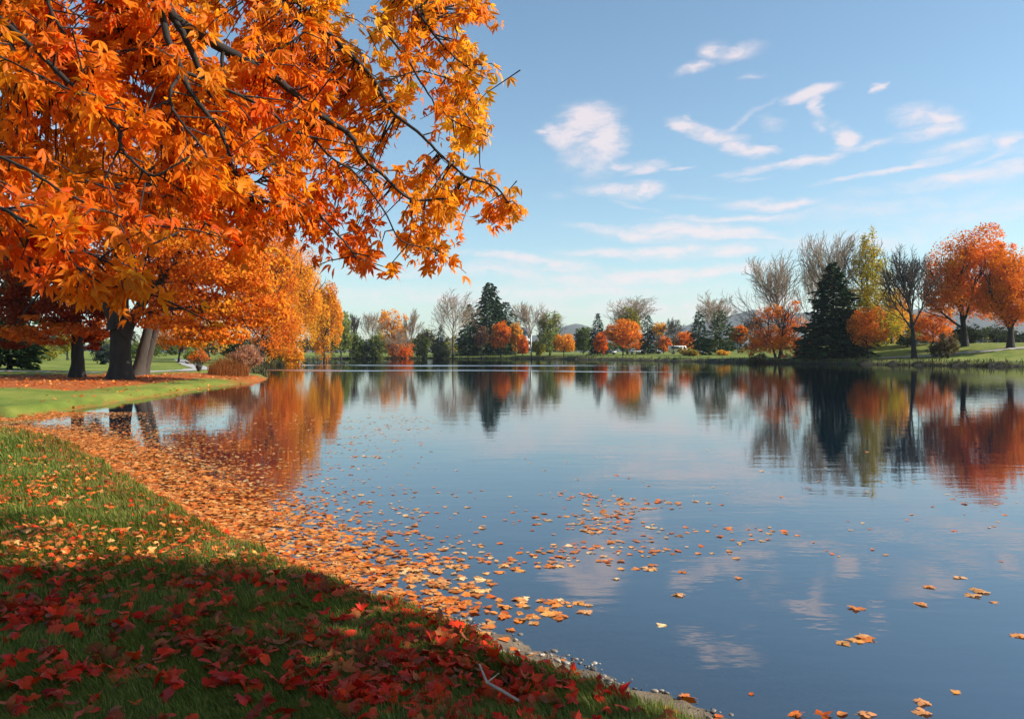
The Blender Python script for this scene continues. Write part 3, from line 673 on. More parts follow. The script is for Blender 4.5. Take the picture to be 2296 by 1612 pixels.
L('maple_tree', 1397, 205, 716, 82, 784, 'orange', 'broad dome shaped orange maple on the open lawn across the lake', seed=39, n=6000)
C('spruce_tree', 1452, 216, 706, 46, 'dark evergreen just right of the broad dome shaped maple', seed=40, pal='dark', tiers=16, power=.5)
L('small_tree', 1478, 214, 722, 34, 756, 'gold', 'thin tree with a tuft of golden orange leaves right of the dark evergreen', seed=41, n=900)
B('bare_tree', 1510, 206, 710, 46, 'small bare tree with a forked dark trunk near the parked van', seed=42, fork=.4, dark=True)
L('maple_tree', 1488, 236, 752, 36, 790, 'orange', 'low peach orange tree seen behind the forked bare tree', seed=43, n=1600)
L('maple_tree', 1534, 222, 744, 44, 790, 'orange', 'orange tree with a slanting crown left of the two conifers', seed=44, n=2600)
C('spruce_tree', 1566, 186, 698, 52, 'slim dark green spruce, left one of the two conifers near the slope', seed=45, pal='spruce', tiers=18, power=.6, jag=.4)
B('bare_tree', 1612, 200, 648, 84, 'tall bare tree fanning out above the light green conifer', seed=46, fork=.3, spread=.5, n=(12, 7, 5))
C('pine_tree', 1614, 180, 696, 72, 'lighter green conifer in front of the fanning bare tree', seed=47, pal='pine', tiers=18, power=.5, droop=.1, up=.2, jag=.35)
S('yellow_shrub', 1546, 174, 778, 52, 'mix', 'yellow green shrub leaning over the bank below the slim dark spruce', seed=48, n=1600)
S('orange_shrub', 1622, 172, 784, 40, 'gold', 'straggling yellow orange shrub at the foot of the lighter green conifer', seed=49, n=900)
L('small_tree', 1656, 184, 730, 40, 768, 'orange', 'small orange tree on thin stems left of the orange clump under the bare tree', seed=50, n=2200, stems=2)
B('bare_tree', 1690, 196, 700, 44, 'thin bare sapling against the blue hill', seed=51, fork=.4, dark=True)
# -- right shore
B('bare_tree', 1752, 142, 548, 128, 'tall bare tree with forked trunks rising from an orange clump', seed=52, fork=.36, spread=.72, n=(14, 8, 5), trunk=None)
L('maple_tree', 1745, 138, 664, 134, 794, 'orange', 'low spreading orange tree around the forked trunks of the tall bare tree', seed=53, n=9000, stems=3, lobes=[(-.5, 0, .35, .5, .34), (.45, 0, .35, .5, .34), (0, .2, .4, .55, .4), (.35, 0, .75, .32, .25), (-.25, 0, .65, .4, .25), (-.75, .1, .12, .35, .18), (.5, -.1, .1, .42, .2), (0, -.3, .2, .5, .25)])
S('brown_bush', 1700, 133, 790, 66, 'brown', 'low dark brown bush at the water under the spreading orange tree', seed=54, n=1400)
B('bare_tree', 1868, 146, 514, 128, 'tallest bare tree with fine twigs behind the biggest dark spruce', seed=55, fork=.45, spread=.72, n=(14, 8, 5))
B('bare_tree', 1826, 158, 580, 90, 'fine twigged bare tree between the forked bare tree and the biggest dark spruce', seed=56, fork=.35, spread=.7)
C('spruce_tree', 1868, 131, 590, 116, 'biggest dark spruce, broad and jagged, standing on the right shore', seed=57, pal='spruce', tiers=34, per=17, power=.70, up=.10, droop=.2, jag=.3, dens=15, fat=1.5, low=806)
L('larch_tree', 1946, 143, 512, 132, 768, [(.36, .34, .02), (.48, .38, .025), (.24, .26, .02), (.62, .34, .02)], 'tall olive yellow conical tree turning colour behind the biggest spruce', seed=58, n=15000, size=.34, gap=1.5, lobes=[(0, 0, .14, .95, .2), (-.3, 0, .3, .6, .2), (.3, 0, .34, .6, .2), (0, 0, .5, .74, .22), (.15, .1, .68, .5, .2), (-.1, 0, .78, .42, .16), (0, 0, .92, .24, .12)])
L('maple_tree', 1946, 124, 694, 86, 784, 'orange', 'small bright orange tree on a thin stem before the biggest spruce', seed=59, n=6500, size=.26, trunk=.14)
L('birch_tree', 1998, 146, 640, 76, 776, 'gold', 'yellow and green leaved tree behind the thin stemmed orange tree', seed=60, n=6000)
L('birch_tree', 2020, 152, 690, 86, 784, 'mix', 'mottled green and orange tree left of the bare dark trunk', seed=61, n=5000)
B('bare_tree', 2050, 119, 540, 124, 'dark trunked bare tree dividing into thick limbs on the right shore', seed=62, fork=.36, spread=.78, n=(12, 8, 6), dark=True, r0=.36)
L('maple_tree', 2092, 138, 690, 84, 784, 'orange', 'plain orange tree between the bare dark trunk and the large rust orange maple', seed=63, n=5000)
S('brown_bush', 2126, 116, 742, 62, 'brown', 'tall brown olive bush on the bank right of the bare dark trunk', seed=64, n=2600)
S('brown_bush', 2100, 120, 768, 56, 'brown', 'low brown bush beside the taller brown olive bush', seed=65, n=1200)
L('maple_tree', 2164, 128, 518, 166, 724, [(.86, .24, .01), (.92, .33, .012), (.74, .16, .008)], 'large rust orange maple with sky showing through its crown', seed=66, n=28000, size=.31, trunk=.5, gap=1.7)
S('dark_bush', 2172, 133, 722, 84, 'dark', 'black green bush around the trunk of the large rust orange maple', seed=67, n=3200)
L('maple_tree', 2266, 120, 552, 128, 735, [(.86, .24, .01), (.92, .33, .012), (.74, .16, .008)], 'rust orange maple cut by the right edge of the picture', seed=68, n=24000, size=.30, trunk=.5, gap=1.6)
S('dark_bush', 2236, 150, 726, 120, 'dark', 'dark hedge behind the bright lawn on the right slope', seed=69, n=2600)
S('dark_bush', 1940, 150, 764, 100, 'dark', 'shadowy bush behind the thin stemmed orange tree', seed=70, n=2200)
S('dark_bush', 2034, 136, 752, 54, 'dark', 'dark bush at the left foot of the bare dark trunk', seed=71, n=1800)
S('brown_bush', 1835, 136, 786, 30, 'dark', 'small dark tuft at the foot of the biggest spruce', seed=72, n=700)

# far wood closing the horizon: one mass of trees that cannot be told apart
def far_wood():
    rng = np.random.default_rng(99); lv = Leaves()
    us = np.arange(-500, 2900, 17)
    for u in us:
        Y = 330+60*rng.random()
        if u > 1560: Y = 210+50*rng.random()
        if u < 560: Y = 190+30*rng.random()
        topy = np.interp(u, [0, 560, 700, 1000, 1180, 1260, 1330, 1500, 1700, 2296], [745, 752, 752, 756, 760, 772, 764, 768, 752, 735])+rng.normal()*7
        x = (u-CX)/F*Y; z = gz(x, Y); h = CZ+(HY-topy)/F*Y-z; w = px(24, Y)
        blob_leaves(rng, lv, (x, Y, z+h*.5), (w*.7, w*.7, h*.55), 9, 420, .0028*Y, ['dark', 'green', 'brown', 'dark', 'olive'][rng.integers(0, 5)], .2, .42)
    o = lv.build('far_wood', M_FARLEAF); tag(o, 'distant wood of dull green and brown trees along the horizon', 'wood', kind='stuff')
far_wood()

# ================================================================== THE LEFT BANK
def maple_big(name, dx, Y, r, top, label, lobes, n, pal, seed, size, lean=(0, 0), stems=1, tpts=None, bark=None):
    """lobes: (dx, dy, half width px, half height px, Y offset, palette)"""
    rng = np.random.default_rng(seed); o, x, z = root_at(name, dx, Y, label, 'tree')
    loc = np.array(o.location); bark = bark or M_BARK
    t = Tubes(); tb = Tubes()
    for pts, ra, rb in tpts:
        p = np.array([at(a, b, Y+yo)-loc for a, b, yo in pts]); 
        q = np.linspace(0, len(p)-1, len(p)*4); p = np.stack([np.interp(q, range(len(p)), p[:, k]) for k in range(3)], -1)
        p[1:-1] += rng.normal(size=(len(p)-2, 3))*(.012 if ra > .3 else .03)
        rad = np.linspace(ra, rb, len(p))
        if ra > .3: rad[0] *= 1.75; rad[1] *= 1.3; rad[2] *= 1.12
        (t if ra > .3 else tb).add(p, rad, 12 if ra > .3 else 7)
    t.build('trunk', bark, o)
    lv = Leaves(); tot = sum(l[2]*l[3] for l in lobes)
    main = np.array([at(tpts[0][0][-1][0], tpts[0][0][-1][1], Y)-loc])[0]
    for (lx, ly, hw, hh, yo, pl) in lobes:
        c = at(lx, ly, Y+yo)-loc; rad = (hw/F*(Y+yo), max(1.6, hw/F*(Y+yo)*.8), hh/F*(Y+yo))
        blob_leaves(rng, lv, c, rad, max(8, int(26*(hw*hh/8000)**.5)), int(n*hw*hh/tot), size, pl or pal, .2, .30)
        for k in range(3):
            e = c+np.array([rng.normal()*rad[0]*.5, rng.normal()*rad[1]*.5, rng.normal()*rad[2]*.4]); a = main+np.array([0, 0, rng.uniform(-1, 1)]); m = (a+e)/2+np.array([0, 0, .5]); 
            tb.add([a, (a+m)/2+rng.normal(size=3)*.15, m, (m+e)/2+rng.normal(size=3)*.15, e], np.linspace(.10, .025, 5), 5)
    tb.build('branches', bark, o)
    lv.build('crown', M_FARLEAF, o)
    return o
maple_big('maple_tree', 270, 40.5, .62, 200, 'great dark trunked orange maple on the left lawn, thickest trunk of the three', [
    (300, 470, 190, 110, 0, 'orange'), (430, 560, 190, 90, -1, 'orange'), (300, 600, 150, 80, 1, 'rust'), (500, 640, 120, 80, -1, 'orange'), (420, 700, 130, 50, 0, 'rust'),
    (520, 710, 90, 48, 1, 'orange'), (450, 748, 110, 30, -1, 'orange'), (560, 600, 90, 60, 1, 'yellow'), (350, 360, 200, 90, 2, 'orange'), (200, 420, 180, 120, 3, 'rust'), (540, 500, 80, 60, 1, 'orange'), (360, 660, 90, 45, 3, 'rust'), (590, 690, 60, 60, 2, 'orange'), (500, 752, 60, 22, 0, 'orange')], 46000, 'orange', 301, .19,
    tpts=[([(270, 862, 0), (271, 800, 0), (268, 715, 0), (272, 620, 0), (272, 520, 0), (290, 380, 0)], .60, .22), ([(274, 740, 0), (300, 712, 0), (330, 660, .3), (400, 590, .4)], .40, .12), ([(262, 735, 0), (245, 700, -.2), (215, 640, -.4)], .36, .12),
          ([(275, 600, 0), (330, 575, 0), (385, 560, 0), (440, 578, 0), (520, 585, 0)], .16, .04), ([(300, 705, 0), (400, 690, 0), (520, 690, 0)], .12, .03)])
maple_big('maple_tree', 172, 43, .42, 300, 'maple with a straight dark trunk left of the great maple, dark red leaves', [
    (120, 620, 120, 70, 0, 'darkred'), (60, 690, 90, 60, 1, 'darkred'), (180, 690, 100, 55, 0, 'darkred'), (110, 740, 100, 34, -1, 'rust'), (60, 560, 110, 90, 1, 'rust'), (230, 730, 50, 45, 2, 'rust'), (215, 760, 40, 24, 2, 'darkred'), (40, 755, 60, 30, 0, 'darkred')], 24000, 'darkred', 302, .19,
    tpts=[([(173, 855, 0), (174, 800, 0), (172, 740, 0), (168, 660, 0), (165, 560, 0)], .38, .16), ([(172, 740, 0), (140, 700, 0), (90, 660, 0)], .14, .05)])
maple_big('maple_tree', 312, 46, .4, 400, 'grey maple with two leaning trunks right of the great maple', [
    (400, 640, 90, 70, 3, 'rust'), (440, 690, 90, 60, 4, 'orange'), (360, 600, 120, 80, 4, 'rust')], 9000, 'rust', 303, .19, bark=M_GREYBARK,
    tpts=[([(306, 848, 0), (318, 800, 0), (330, 745, 0), (345, 680, 0), (370, 600, 0)], .37, .16), ([(318, 845, .8), (332, 800, .8), (346, 752, .8), (362, 690, .8), (395, 620, .8)], .31, .12)])
C('spruce_tree', 22, 52, 470, 110, 'dark green conifer cut by the left edge of the picture', seed=304, pal='spruce', tiers=22, power=.6)
L('small_tree', 152, 92, 742, 46, 790, 'olive', 'small leafy tree standing alone on the sunny lawn left of the straight trunk', seed=305, n=1800)
S('green_shrub', 108, 84, 764, 80, 'olive', 'olive shrub on the lawn slope at the left', seed=306, n=2000)
S('dark_bush', 60, 80, 760, 90, 'dark', 'dark shrub below the conifer at the left edge', seed=307, n=2000)
L('maple_tree', 400, 96, 690, 120, 792, 'orange', 'far orange maple seen below the branches of the great maple', seed=308, n=5000)
L('maple_tree', 470, 112, 700, 100, 796, 'gold', 'far golden maple seen under the hanging branches before the reeds', seed=309, n=4000)
S('green_shrub', 432, 88, 770, 44, 'willow', 'rounded pale green shrub beyond the path near the reeds', seed=310, n=1300)
S('dark_bush', 540, 118, 752, 110, 'dark', 'dark green bush on the shore behind the reeds', seed=311, n=2600)
S('dark_bush', 330, 120, 748, 200, 'green', 'long green hedge beyond the path behind the trunks', seed=312, n=3500)
# twiggy shrub and reeds on the point
def twiggy(name, dx, Y, top, wpx, label, seed, nst, pal, nleaf, mat):
    rng = np.random.default_rng(seed); o, x, z = root_at(name, dx, Y, label, 'shrub'); h = top_h(top, Y, z); w = px(wpx, Y); t = Tubes(); tips = []
    for k in range(nst):
        a = rng.random()*2*pi; rr = rng.random()**.5; e = np.array([cos(a)*rr*w/2, sin(a)*rr*w/2, h*(1-.45*rr*rr)*rng.uniform(.75, 1.0)])
        m = e*np.array([.35, .35, .55])+rng.normal(size=3)*.03; t.add([e*np.array([.12, .12, 0]), m, e], [.022, .015, .007], 4)
        for q in range(4):
            f = rng.uniform(.45, .95); s = m+(e-m)*f; tip = s+np.array([rng.normal()*.16*w*.4, rng.normal()*.16*w*.4, .16*h*rng.random()]); t.add([s, tip], [.010, .005], 3); tips.append(tip)
    t.build('stems', mat, o); tips = np.array(tips); i = rng.integers(0, len(tips), nleaf); pos = tips[i]+rng.normal(size=(nleaf, 3))*.08
    lv = Leaves(); lv.add(*scatter(*diamond(.45), pos, frames(rng.normal(size=pos.shape), rng), .12, pick(pal, nleaf, rng))); lv.build('foliage', M_FARLEAF, o)
twiggy('twiggy_shrub', 446, 55.5, 778, 44, 'small brown twiggy shrub left of the reeds', 321, 40, 'rust', 900, M_DARKTWIG)
twiggy('pale_shrub', 552, 51.5, 775, 72, 'rounded pinkish feathery shrub right in the reeds at the water', 322, 110, [(.50, .24, .13), (.42, .18, .09), (.58, .32, .20)], 6500, M_TWIG)
def reeds():
    rng = np.random.default_rng(330); o, x, z = root_at('reed_clump', 512, 50.5, 'clump of tall orange brown reeds on the point of the left bank', 'reeds'); n = 950
    a = rng.random(n)*2*pi; r = rng.random(n)**.5; bx, by = np.cos(a)*r*1.25, np.sin(a)*r*.7; h = (CZ+(790-785)/F*50-z)*rng.uniform(.35, 1.12, n)*(1-.45*r)
    lean = rng.normal(size=(n, 2))*.16; w = .02
    b = np.stack([bx, by, np.zeros(n)], -1); m = b+np.stack([lean[:, 0]*h*.4, lean[:, 1]*h*.4, h*.6], -1); t = b+np.stack([lean[:, 0]*h*1.3, lean[:, 1]*h*1.3, h], -1)
    sx = np.array([w, 0, 0]); V = np.stack([b-sx, b+sx, m+sx*.8, t, m-sx*.8], 1).reshape(-1, 3); k = np.arange(n)[:, None]*5
    c = np.repeat(pick([(.55, .22, .06), (.62, .30, .10), (.42, .14, .04), (.35, .20, .07)], n, rng), 5, 0)
    np_mesh('stalks', V, [k+np.array([[0, 1, 2, 4]]), k+np.array([[4, 2, 3]])], M_GRASS, o, cols=c)
reeds()

# ================================================================== BUILDINGS AND CARS
M_WALL = mat_plain('pale_render', (.55, .62, .62), .8, 0, 1.5, .08); M_ROOF = mat_plain('grey_roof', (.16, .17, .19), .8, 0, 2.0, .2); M_GLASS = mat_plain('window_glass', (.03, .045, .06), .08)
M_SHED = mat_plain('grey_boards', (.045, .06, .08), .8, 0, 2.0, .15)
def box(V, F_, lo, hi):
    k = len(V); x0, y0, z0 = lo; x1, y1, z1 = hi
    V += [(x0, y0, z0), (x1, y0, z0), (x1, y1, z0), (x0, y1, z0), (x0, y0, z1), (x1, y0, z1), (x1, y1, z1), (x0, y1, z1)]
    F_ += [(k, k+3, k+2, k+1), (k+4, k+5, k+6, k+7), (k, k+1, k+5, k+4), (k+1, k+2, k+6, k+5), (k+2, k+3, k+7, k+6), (k+3, k, k+4, k+7)]
def house(name, dx, Y, top, wpx, depth, wall, label, floors, cols, gable=.25, rot=0):
    o, x, z = root_at(name, dx, Y, label, 'building'); o.rotation_euler.z = rot; h = top_h(top, Y, z); w = px(wpx, Y); he = h*(1-gable)
    V, Q = [], []; box(V, Q, (-w/2, 0, -.3), (w/2, depth, he)); np_mesh('wall', V, [Q], wall, o)
    e = .25; V = [(-w/2-e, -e, he), (w/2+e, -e, he), (w/2+e, depth+e, he), (-w/2-e, depth+e, he), (-w/2-e, depth/2, h), (w/2+e, depth/2, h)]
    np_mesh('roof', V, [np.array([(0, 1, 5, 4), (2, 3, 4, 5), (0, 3, 2, 1)]), np.array([(0, 4, 3), (1, 2, 5)])], M_ROOF, o)
    for f in range(floors):
        for c in range(cols):
            cx = (c+.5)/cols*w-w/2; cz = (f+.55)/floors*he; ww, wh = w/cols*.28, he/floors*.28
            V, Q = [], []; box(V, Q, (cx-ww-.06, -.06, cz-wh-.06), (cx+ww+.06, .03, cz+wh+.06)); wn = np_mesh('window', V, [Q], wall, o)
            V, Q = [], []; box(V, Q, (cx-ww, -.09, cz-wh), (cx+ww, -.02, cz+wh)); np_mesh('pane', V, [Q], M_GLASS, wn)
house('pale_building', 1181, 292, 733, 22, 9, M_WALL, 'pale blue green building glimpsed between the slim golden tree and the straight bare tree', 3, 2)
S('dark_bush', 232, 76, 768, 66, [(.04, .06, .06), (.06, .085, .07), (.03, .04, .045)], 'dusky blue green bush beyond the path between the two dark trunks', seed=313, n=2600)
house('pale_building', 1672, 205, 764, 34, 6, M_WALL, 'low pale blue building behind the small orange tree on thin stems', 1, 3)
def car(dx, Y, kind, colr, label, rot):
    o, x, z = root_at('parked_'+kind, dx, Y, label, kind); o.rotation_euler.z = rot
    if kind == 'van': prof = [(-2.5, .35), (2.5, .35), (2.55, 1.0), (2.25, 1.25), (1.75, 2.15), (-2.45, 2.25), (-2.55, 1.2)]; gl = [(1.15, 1.3), (2.0, 1.3), (1.65, 2.0), (1.15, 2.0)]; gl2 = [(-2.1, 1.35), (.9, 1.35), (.9, 2.0), (-2.1, 2.0)]
    else: prof = [(-2.1, .32), (2.1, .32), (2.15, .75), (1.2, .92), (.55, 1.42), (-1.2, 1.45), (-1.9, .98), (-2.15, .85)]; gl = [(-.2, .98), (.95, .98), (.5, 1.34), (-.2, 1.36)]; gl2 = [(-1.6, 1.0), (-.3, .98), (-.3, 1.36), (-1.15, 1.37)]
    def ext(name, pr, y0, y1, m, bev=0.0):
        n = len(pr); V = [(a, y0, b) for a, b in pr]+[(a, y1, b) for a, b in pr]; q = np.array([(i, (i+1) % n, n+(i+1) % n, n+i) for i in range(n)])
        return np_mesh(name, V, [q, np.array([list(range(n))[::-1]]), np.array([list(range(n, 2*n))])], m, o)
    paint = mat_plain('car_paint', colr, .3, 0, 1, .03); ext('body', prof, -.85, .85, paint)
    ext('side_window', gl, -.862, -.84, M_GLASS); ext('side_window', gl2, -.862, -.84, M_GLASS)
    for sx in (-1.35, 1.4):
        for sy in (-.78, .62):
            t = Tubes(); t.add([(sx, sy-.1, .33), (sx, sy-.09, .33), (sx, sy+.24, .33), (sx, sy+.25, .33)], [.02, .33, .33, .02], 14); t.build('wheel', M_TYRE, o)
M_TYRE = mat_plain('tyre_rubber', (.02, .02, .02), .8)
car(1521, 212, 'van', (.72, .70, .64), 'white van parked beyond the lawn beside the forked bare tree', .05)
car(1428, 222, 'car', (.66, .68, .70), 'white car parked in the shade right of the dome shaped maple', -.05)
car(1466, 226, 'car', (.25, .30, .36), 'blue grey car parked behind the dark evergreen', .1)
car(1365, 226, 'car', (.05, .07, .09), 'dark car parked left of the dome shaped maple trunk', 0)

# ================================================================== THE OVERHANGING MAPLE
def overhang():
    rng = np.random.default_rng(500)
    tx, ty = -4.3, 1.0; tz = gz(tx, ty); o = empty('maple_tree', (tx, ty, tz)); loc = np.array([tx, ty, tz])
    tag(o, 'near overhanging maple with dark branches and orange leaves filling the upper left sky', 'tree')
    T, Bq = Tubes(), Tubes(); segs = []
    def smooth(p, k=5):
        p = np.array(p, float); n = len(p); q = np.linspace(0, n-1, (n-1)*k+1); i = np.clip(q.astype(int), 0, n-2); f = (q-i)[:, None]
        pm = p[np.clip(i-1, 0, n-1)]; p0 = p[i]; p1 = p[i+1]; p2 = p[np.clip(i+2, 0, n-1)]
        return .5*((2*p0)+(-pm+p1)*f+(2*pm-5*p0+4*p1-p2)*f**2+(-pm+3*p0-3*p1+p2)*f**3)
    def limb(p, ra, rb, kink=.02, leafy=True):
        q = smooth(p); q[1:-1] += rng.normal(size=(len(q)-2, 3))*kink*.10
        if leafy: ra, rb = max(.006, ra*.56), rb*.7
        rad = ra+(rb-ra)*np.linspace(0, 1, len(q))**.8
        Bq.add(q-loc, rad, 8 if ra > .03 else 6)
        if leafy: segs.append(q)
    trunk = smooth([(tx, ty, tz-.1), (tx+.05, ty+.05, 1.2), (tx+.1, ty+.1, 2.6), (tx+.2, ty+.3, 3.8)]); r = np.linspace(.36, .24, len(trunk)); r[0] = .5; r[1] = .42
    T.add(trunk-loc, r, 14)
    K = .74
    def D(pts): return [at(a, b, y*K) for a, b, y in pts]
    fork = (tx+.2, ty+.3, 3.75)
    a0 = at(350, -40, 6.2*K)
    limb([fork, (-3.6, 2.2, 4.15), (-2.9, 3.4, 4.15), a0], .12, .038, leafy=False)
    A = D([(350, -40, 6.2), (391, 38, 6.3), (482, 99, 6.4), (552, 137, 6.5), (610, 172, 6.6), (656, 207, 6.7), (724, 262, 6.9), (788, 306, 7.0), (811, 350, 7.1), (859, 393, 7.2), (919, 445, 7.3), (1000, 446, 7.4)])
    limb(A, .066, .010)
    limb(D([(358, 0, 6.2), (377, 88, 6.0), (409, 161, 6.0), (423, 199, 6.0), (460, 250, 6.0), (493, 292, 6.1), (515, 350, 6.1)]), .042, .014)
    limb(D([(409, 161, 6.0), (383, 205, 5.9), (386, 240, 5.9), (409, 277, 5.8), (440, 315, 5.8), (464, 350, 5.8), (473, 380, 5.8), (455, 392, 5.7)]), .019, .006)
    limb(D([(384, 222, 5.9), (330, 250, 5.8), (285, 275, 5.8), (262, 286, 5.7)]), .012, .008)
    limb(D([(391, 44, 6.2), (423, 102, 6.2), (455, 175, 6.3), (485, 242, 6.3), (508, 321, 6.4), (526, 388, 6.4), (572, 447, 6.5), (593, 452, 6.5), (645, 469, 6.6), (680, 459, 6.7), (715, 483, 6.8), (770, 540, 6.9), (800, 580, 7.0)]), .040, .008)
    limb(D([(543, 412, 6.4), (584, 403, 6.4), (600, 372, 6.4), (625, 362, 6.5)]), .014, .006)
    limb(D([(500, 117, 6.4), (496, 175, 6.4), (493, 242, 6.4)]), .022, .016)
    limb(D([(409, 161, 6.0), (455, 178, 6.1), (540, 216, 6.2), (610, 254, 6.4), (648, 292, 6.5), (696, 306, 6.6), (744, 354, 6.7), (800, 392, 6.8), (860, 470, 6.9), (900, 540, 7.0), (985, 560, 7.1)]), .020, .006)
    limb(D([(610, -60, 7.6), (700, 40, 7.6), (803, 139, 7.6), (843, 187, 7.6), (879, 250, 7.6), (935, 294, 7.6), (986, 346, 7.7), (1042, 394, 7.7), (1113, 421, 7.8), (1150, 470, 7.8)]), .034, .008)
    limb(D([(843, 187, 7.6), (900, 172, 7.7), (945, 160, 7.8), (1040, 190, 7.9)]), .012, .005)
    limb(D([(900, -30, 7.8), (960, 60, 7.8), (1010, 120, 7.9), (1060, 160, 7.9)]), .024, .006)
    limb(D([(855, 60, 7.6), (920, 145, 7.6), (960, 210, 7.7), (1000, 260, 7.8), (1080, 300, 7.8)]), .018, .005)
    limb(D([(552, 137, 6.5), (600, 120, 6.6), (650, 95, 6.7), (700, 60, 6.8)]), .020, .008)
    limb(D([(656, 207, 6.7), (700, 190, 6.8), (740, 180, 6.8)]), .010, .005)
    g0 = at(-60, -10, 5.6*K)
    limb([fork, (-4.1, 2.2, 3.65), (-3.6, 3.2, 3.65), g0], .08, .022, leafy=False)
    limb(D([(-60, -10, 5.6), (18, 58, 5.6), (58, 93, 5.6), (140, 172, 5.6), (187, 222, 5.6), (263, 286, 5.6), (272, 330, 5.6), (298, 362, 5.6), (339, 394, 5.5), (380, 380, 5.5), (412, 358, 5.5)]), .034, .007)
    limb(D([(18, 58, 5.6), (30, 110, 5.6), (50, 152, 5.6), (117, 184, 5.5), (175, 210, 5.5), (230, 240, 5.5)]), .020, .008)
    limb(D([(269, 330, 5.6), (252, 365, 5.6), (235, 400, 5.6), (232, 430, 5.6)]), .012, .005)
    limb(D([(100, -40, 6.2), (114, 23, 6.2), (140, 73, 6.2), (163, 111, 6.2), (216, 163, 6.2)]), .022, .008)
    limb(D([(114, 25, 6.2), (103, 70, 6.2), (97, 110, 6.1)]), .012, .005)
    limb(D([(240, -20, 6.6), (268, 60, 6.6), (330, 120, 6.6), (390, 160, 6.6)]), .012, .006)
    limb([at(-60, -10, 5.6*K), (-3.0, 3.7, 3.0), at(-60, 430, 3.5), at(17, 473, 3.4), at(63, 501, 3.4), at(140, 564, 3.38), at(188, 619, 3.35)], .024, .005)
    limb(D([(140, 564, 4.57), (200, 570, 4.6), (262, 600, 4.6), (300, 640, 4.6)]), .010, .005)
    limb(D([(-30, 340, 5.2), (60, 380, 5.2), (140, 430, 5.1), (230, 470, 5.1), (300, 500, 5.1)]), .016, .006)
    limb(D([(330, 410, 6.2), (400, 450, 6.2), (460, 500, 6.2), (520, 540, 6.2)]), .012, .006)
    # ---- leaves: sprays hung along twigs that start on the nearest branch
    out = np.array([(-60, -70), (1100, -70), (1118, 18), (1130, 95), (1098, 150), (1066, 205), (1112, 232), (1108, 262), (1084, 292), (1098, 330), (1110, 375), (1150, 402), (1180, 438), (1166, 500), (1140, 522), (1090, 508), (1052, 470), (1020, 468), (1024, 500), (1036, 556), (1000, 574), (930, 580), (882, 572), (905, 520), (888, 470), (860, 430), (842, 470), (806, 470), (780, 440), (720, 430), (690, 440), (760, 470), (806, 500), (830, 515), (828, 608), (778, 610), (742, 575), (700, 548), (655, 556), (620, 540), (560, 560), (500, 530), (450, 500), (340, 520), (320, 560), (345, 620), (340, 680), (260, 690), (180, 680), (120, 640), (60, 600), (-60, 620)], float)
    def inside(x, y):
        c = np.zeros(x.shape, bool)
        for i in range(len(out)):
            (ax, ay), (bx, by) = out[i-1], out[i]
            c ^= ((ay > y) != (by > y)) & (x < (bx-ax)*(y-ay)/(by-ay+1e-9)+ax)
        return c
    holes = [(905, 368, 40, 28), (840, 280, 34, 22), (866, 215, 26, 30), (726, 424, 44, 16), (850, 320, 18, 16), (930, 250, 14, 14), (985, 180, 26, 10), (600, 235, 14, 10), (525, 250, 16, 14), (900, 20, 18, 10), (1010, 430, 16, 18), (950, 470, 12, 14), (760, 520, 14, 12), (60, 470, 16, 20), (880, 110, 14, 10), (1000, 545, 14, 10), (600, 205, 10, 8), (640, 60, 8, 8), (460, 60, 8, 8), (540, 300, 14, 12)]
    allp = np.concatenate([np.concatenate([s[:-1]+(s[1:]-s[:-1])*f for f in (0, .33, .66)]) for s in segs])
    temps = [lobed(i, n) for i, n in enumerate((3, 3, 5, 3, 1))]
    acc = [[[], [], [], []] for _ in temps]   # pos, frame, size, colour
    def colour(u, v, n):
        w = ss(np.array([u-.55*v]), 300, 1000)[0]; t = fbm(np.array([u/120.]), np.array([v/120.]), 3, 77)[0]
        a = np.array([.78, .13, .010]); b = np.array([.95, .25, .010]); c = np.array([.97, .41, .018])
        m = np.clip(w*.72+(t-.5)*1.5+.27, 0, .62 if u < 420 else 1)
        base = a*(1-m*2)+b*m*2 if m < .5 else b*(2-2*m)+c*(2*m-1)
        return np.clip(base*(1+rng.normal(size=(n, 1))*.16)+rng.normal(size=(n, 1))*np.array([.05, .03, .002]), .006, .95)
    def spray(p, q, u, v, n, sc, twig=True):
        """leaves along a thin twig from q to p"""
        d = p-q; L = np.linalg.norm(d)
        if L < .09: d = np.array([rng.normal()*.2, rng.normal()*.2, -.25]); L = .35; q = p-d
        m = q+d*.55+np.array([0, 0, .08*L])+rng.normal(size=3)*.03
        if twig: Bq.add(np.array([q, m, p])-loc, [.0055, .004, .002], 4)
        f = rng.random(n)**.6; pos = np.where(f[:, None] < .55, q+(m-q)*(f[:, None]/.55), m+(p-m)*((f[:, None]-.55)/.45))
        far = f < max(0, 1-.55/L); pos = np.where(far[:, None], p+rng.normal(size=(n, 3))*sc*.5, pos)
        pos = pos+rng.normal(size=(n, 3))*sc*.32
        out_ = unit(unit(d)*.45+rng.normal(size=(n, 3))*.55+np.array([.12, 0, -.75]))
        nr = rng.normal(size=(n, 3))*.7+np.array([.1, -.55, .25]); nr = unit(nr-out_*(nr*out_).sum(-1, keepdims=True))
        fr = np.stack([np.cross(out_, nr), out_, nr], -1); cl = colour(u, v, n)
        for k in range(n):
            a = acc[rng.integers(0, len(temps))]; a[0].append(pos[k]); a[1].append(fr[k]); a[2].append(sc*rng.uniform(.65, 1.25)); a[3].append(cl[k])
    cnt = 0
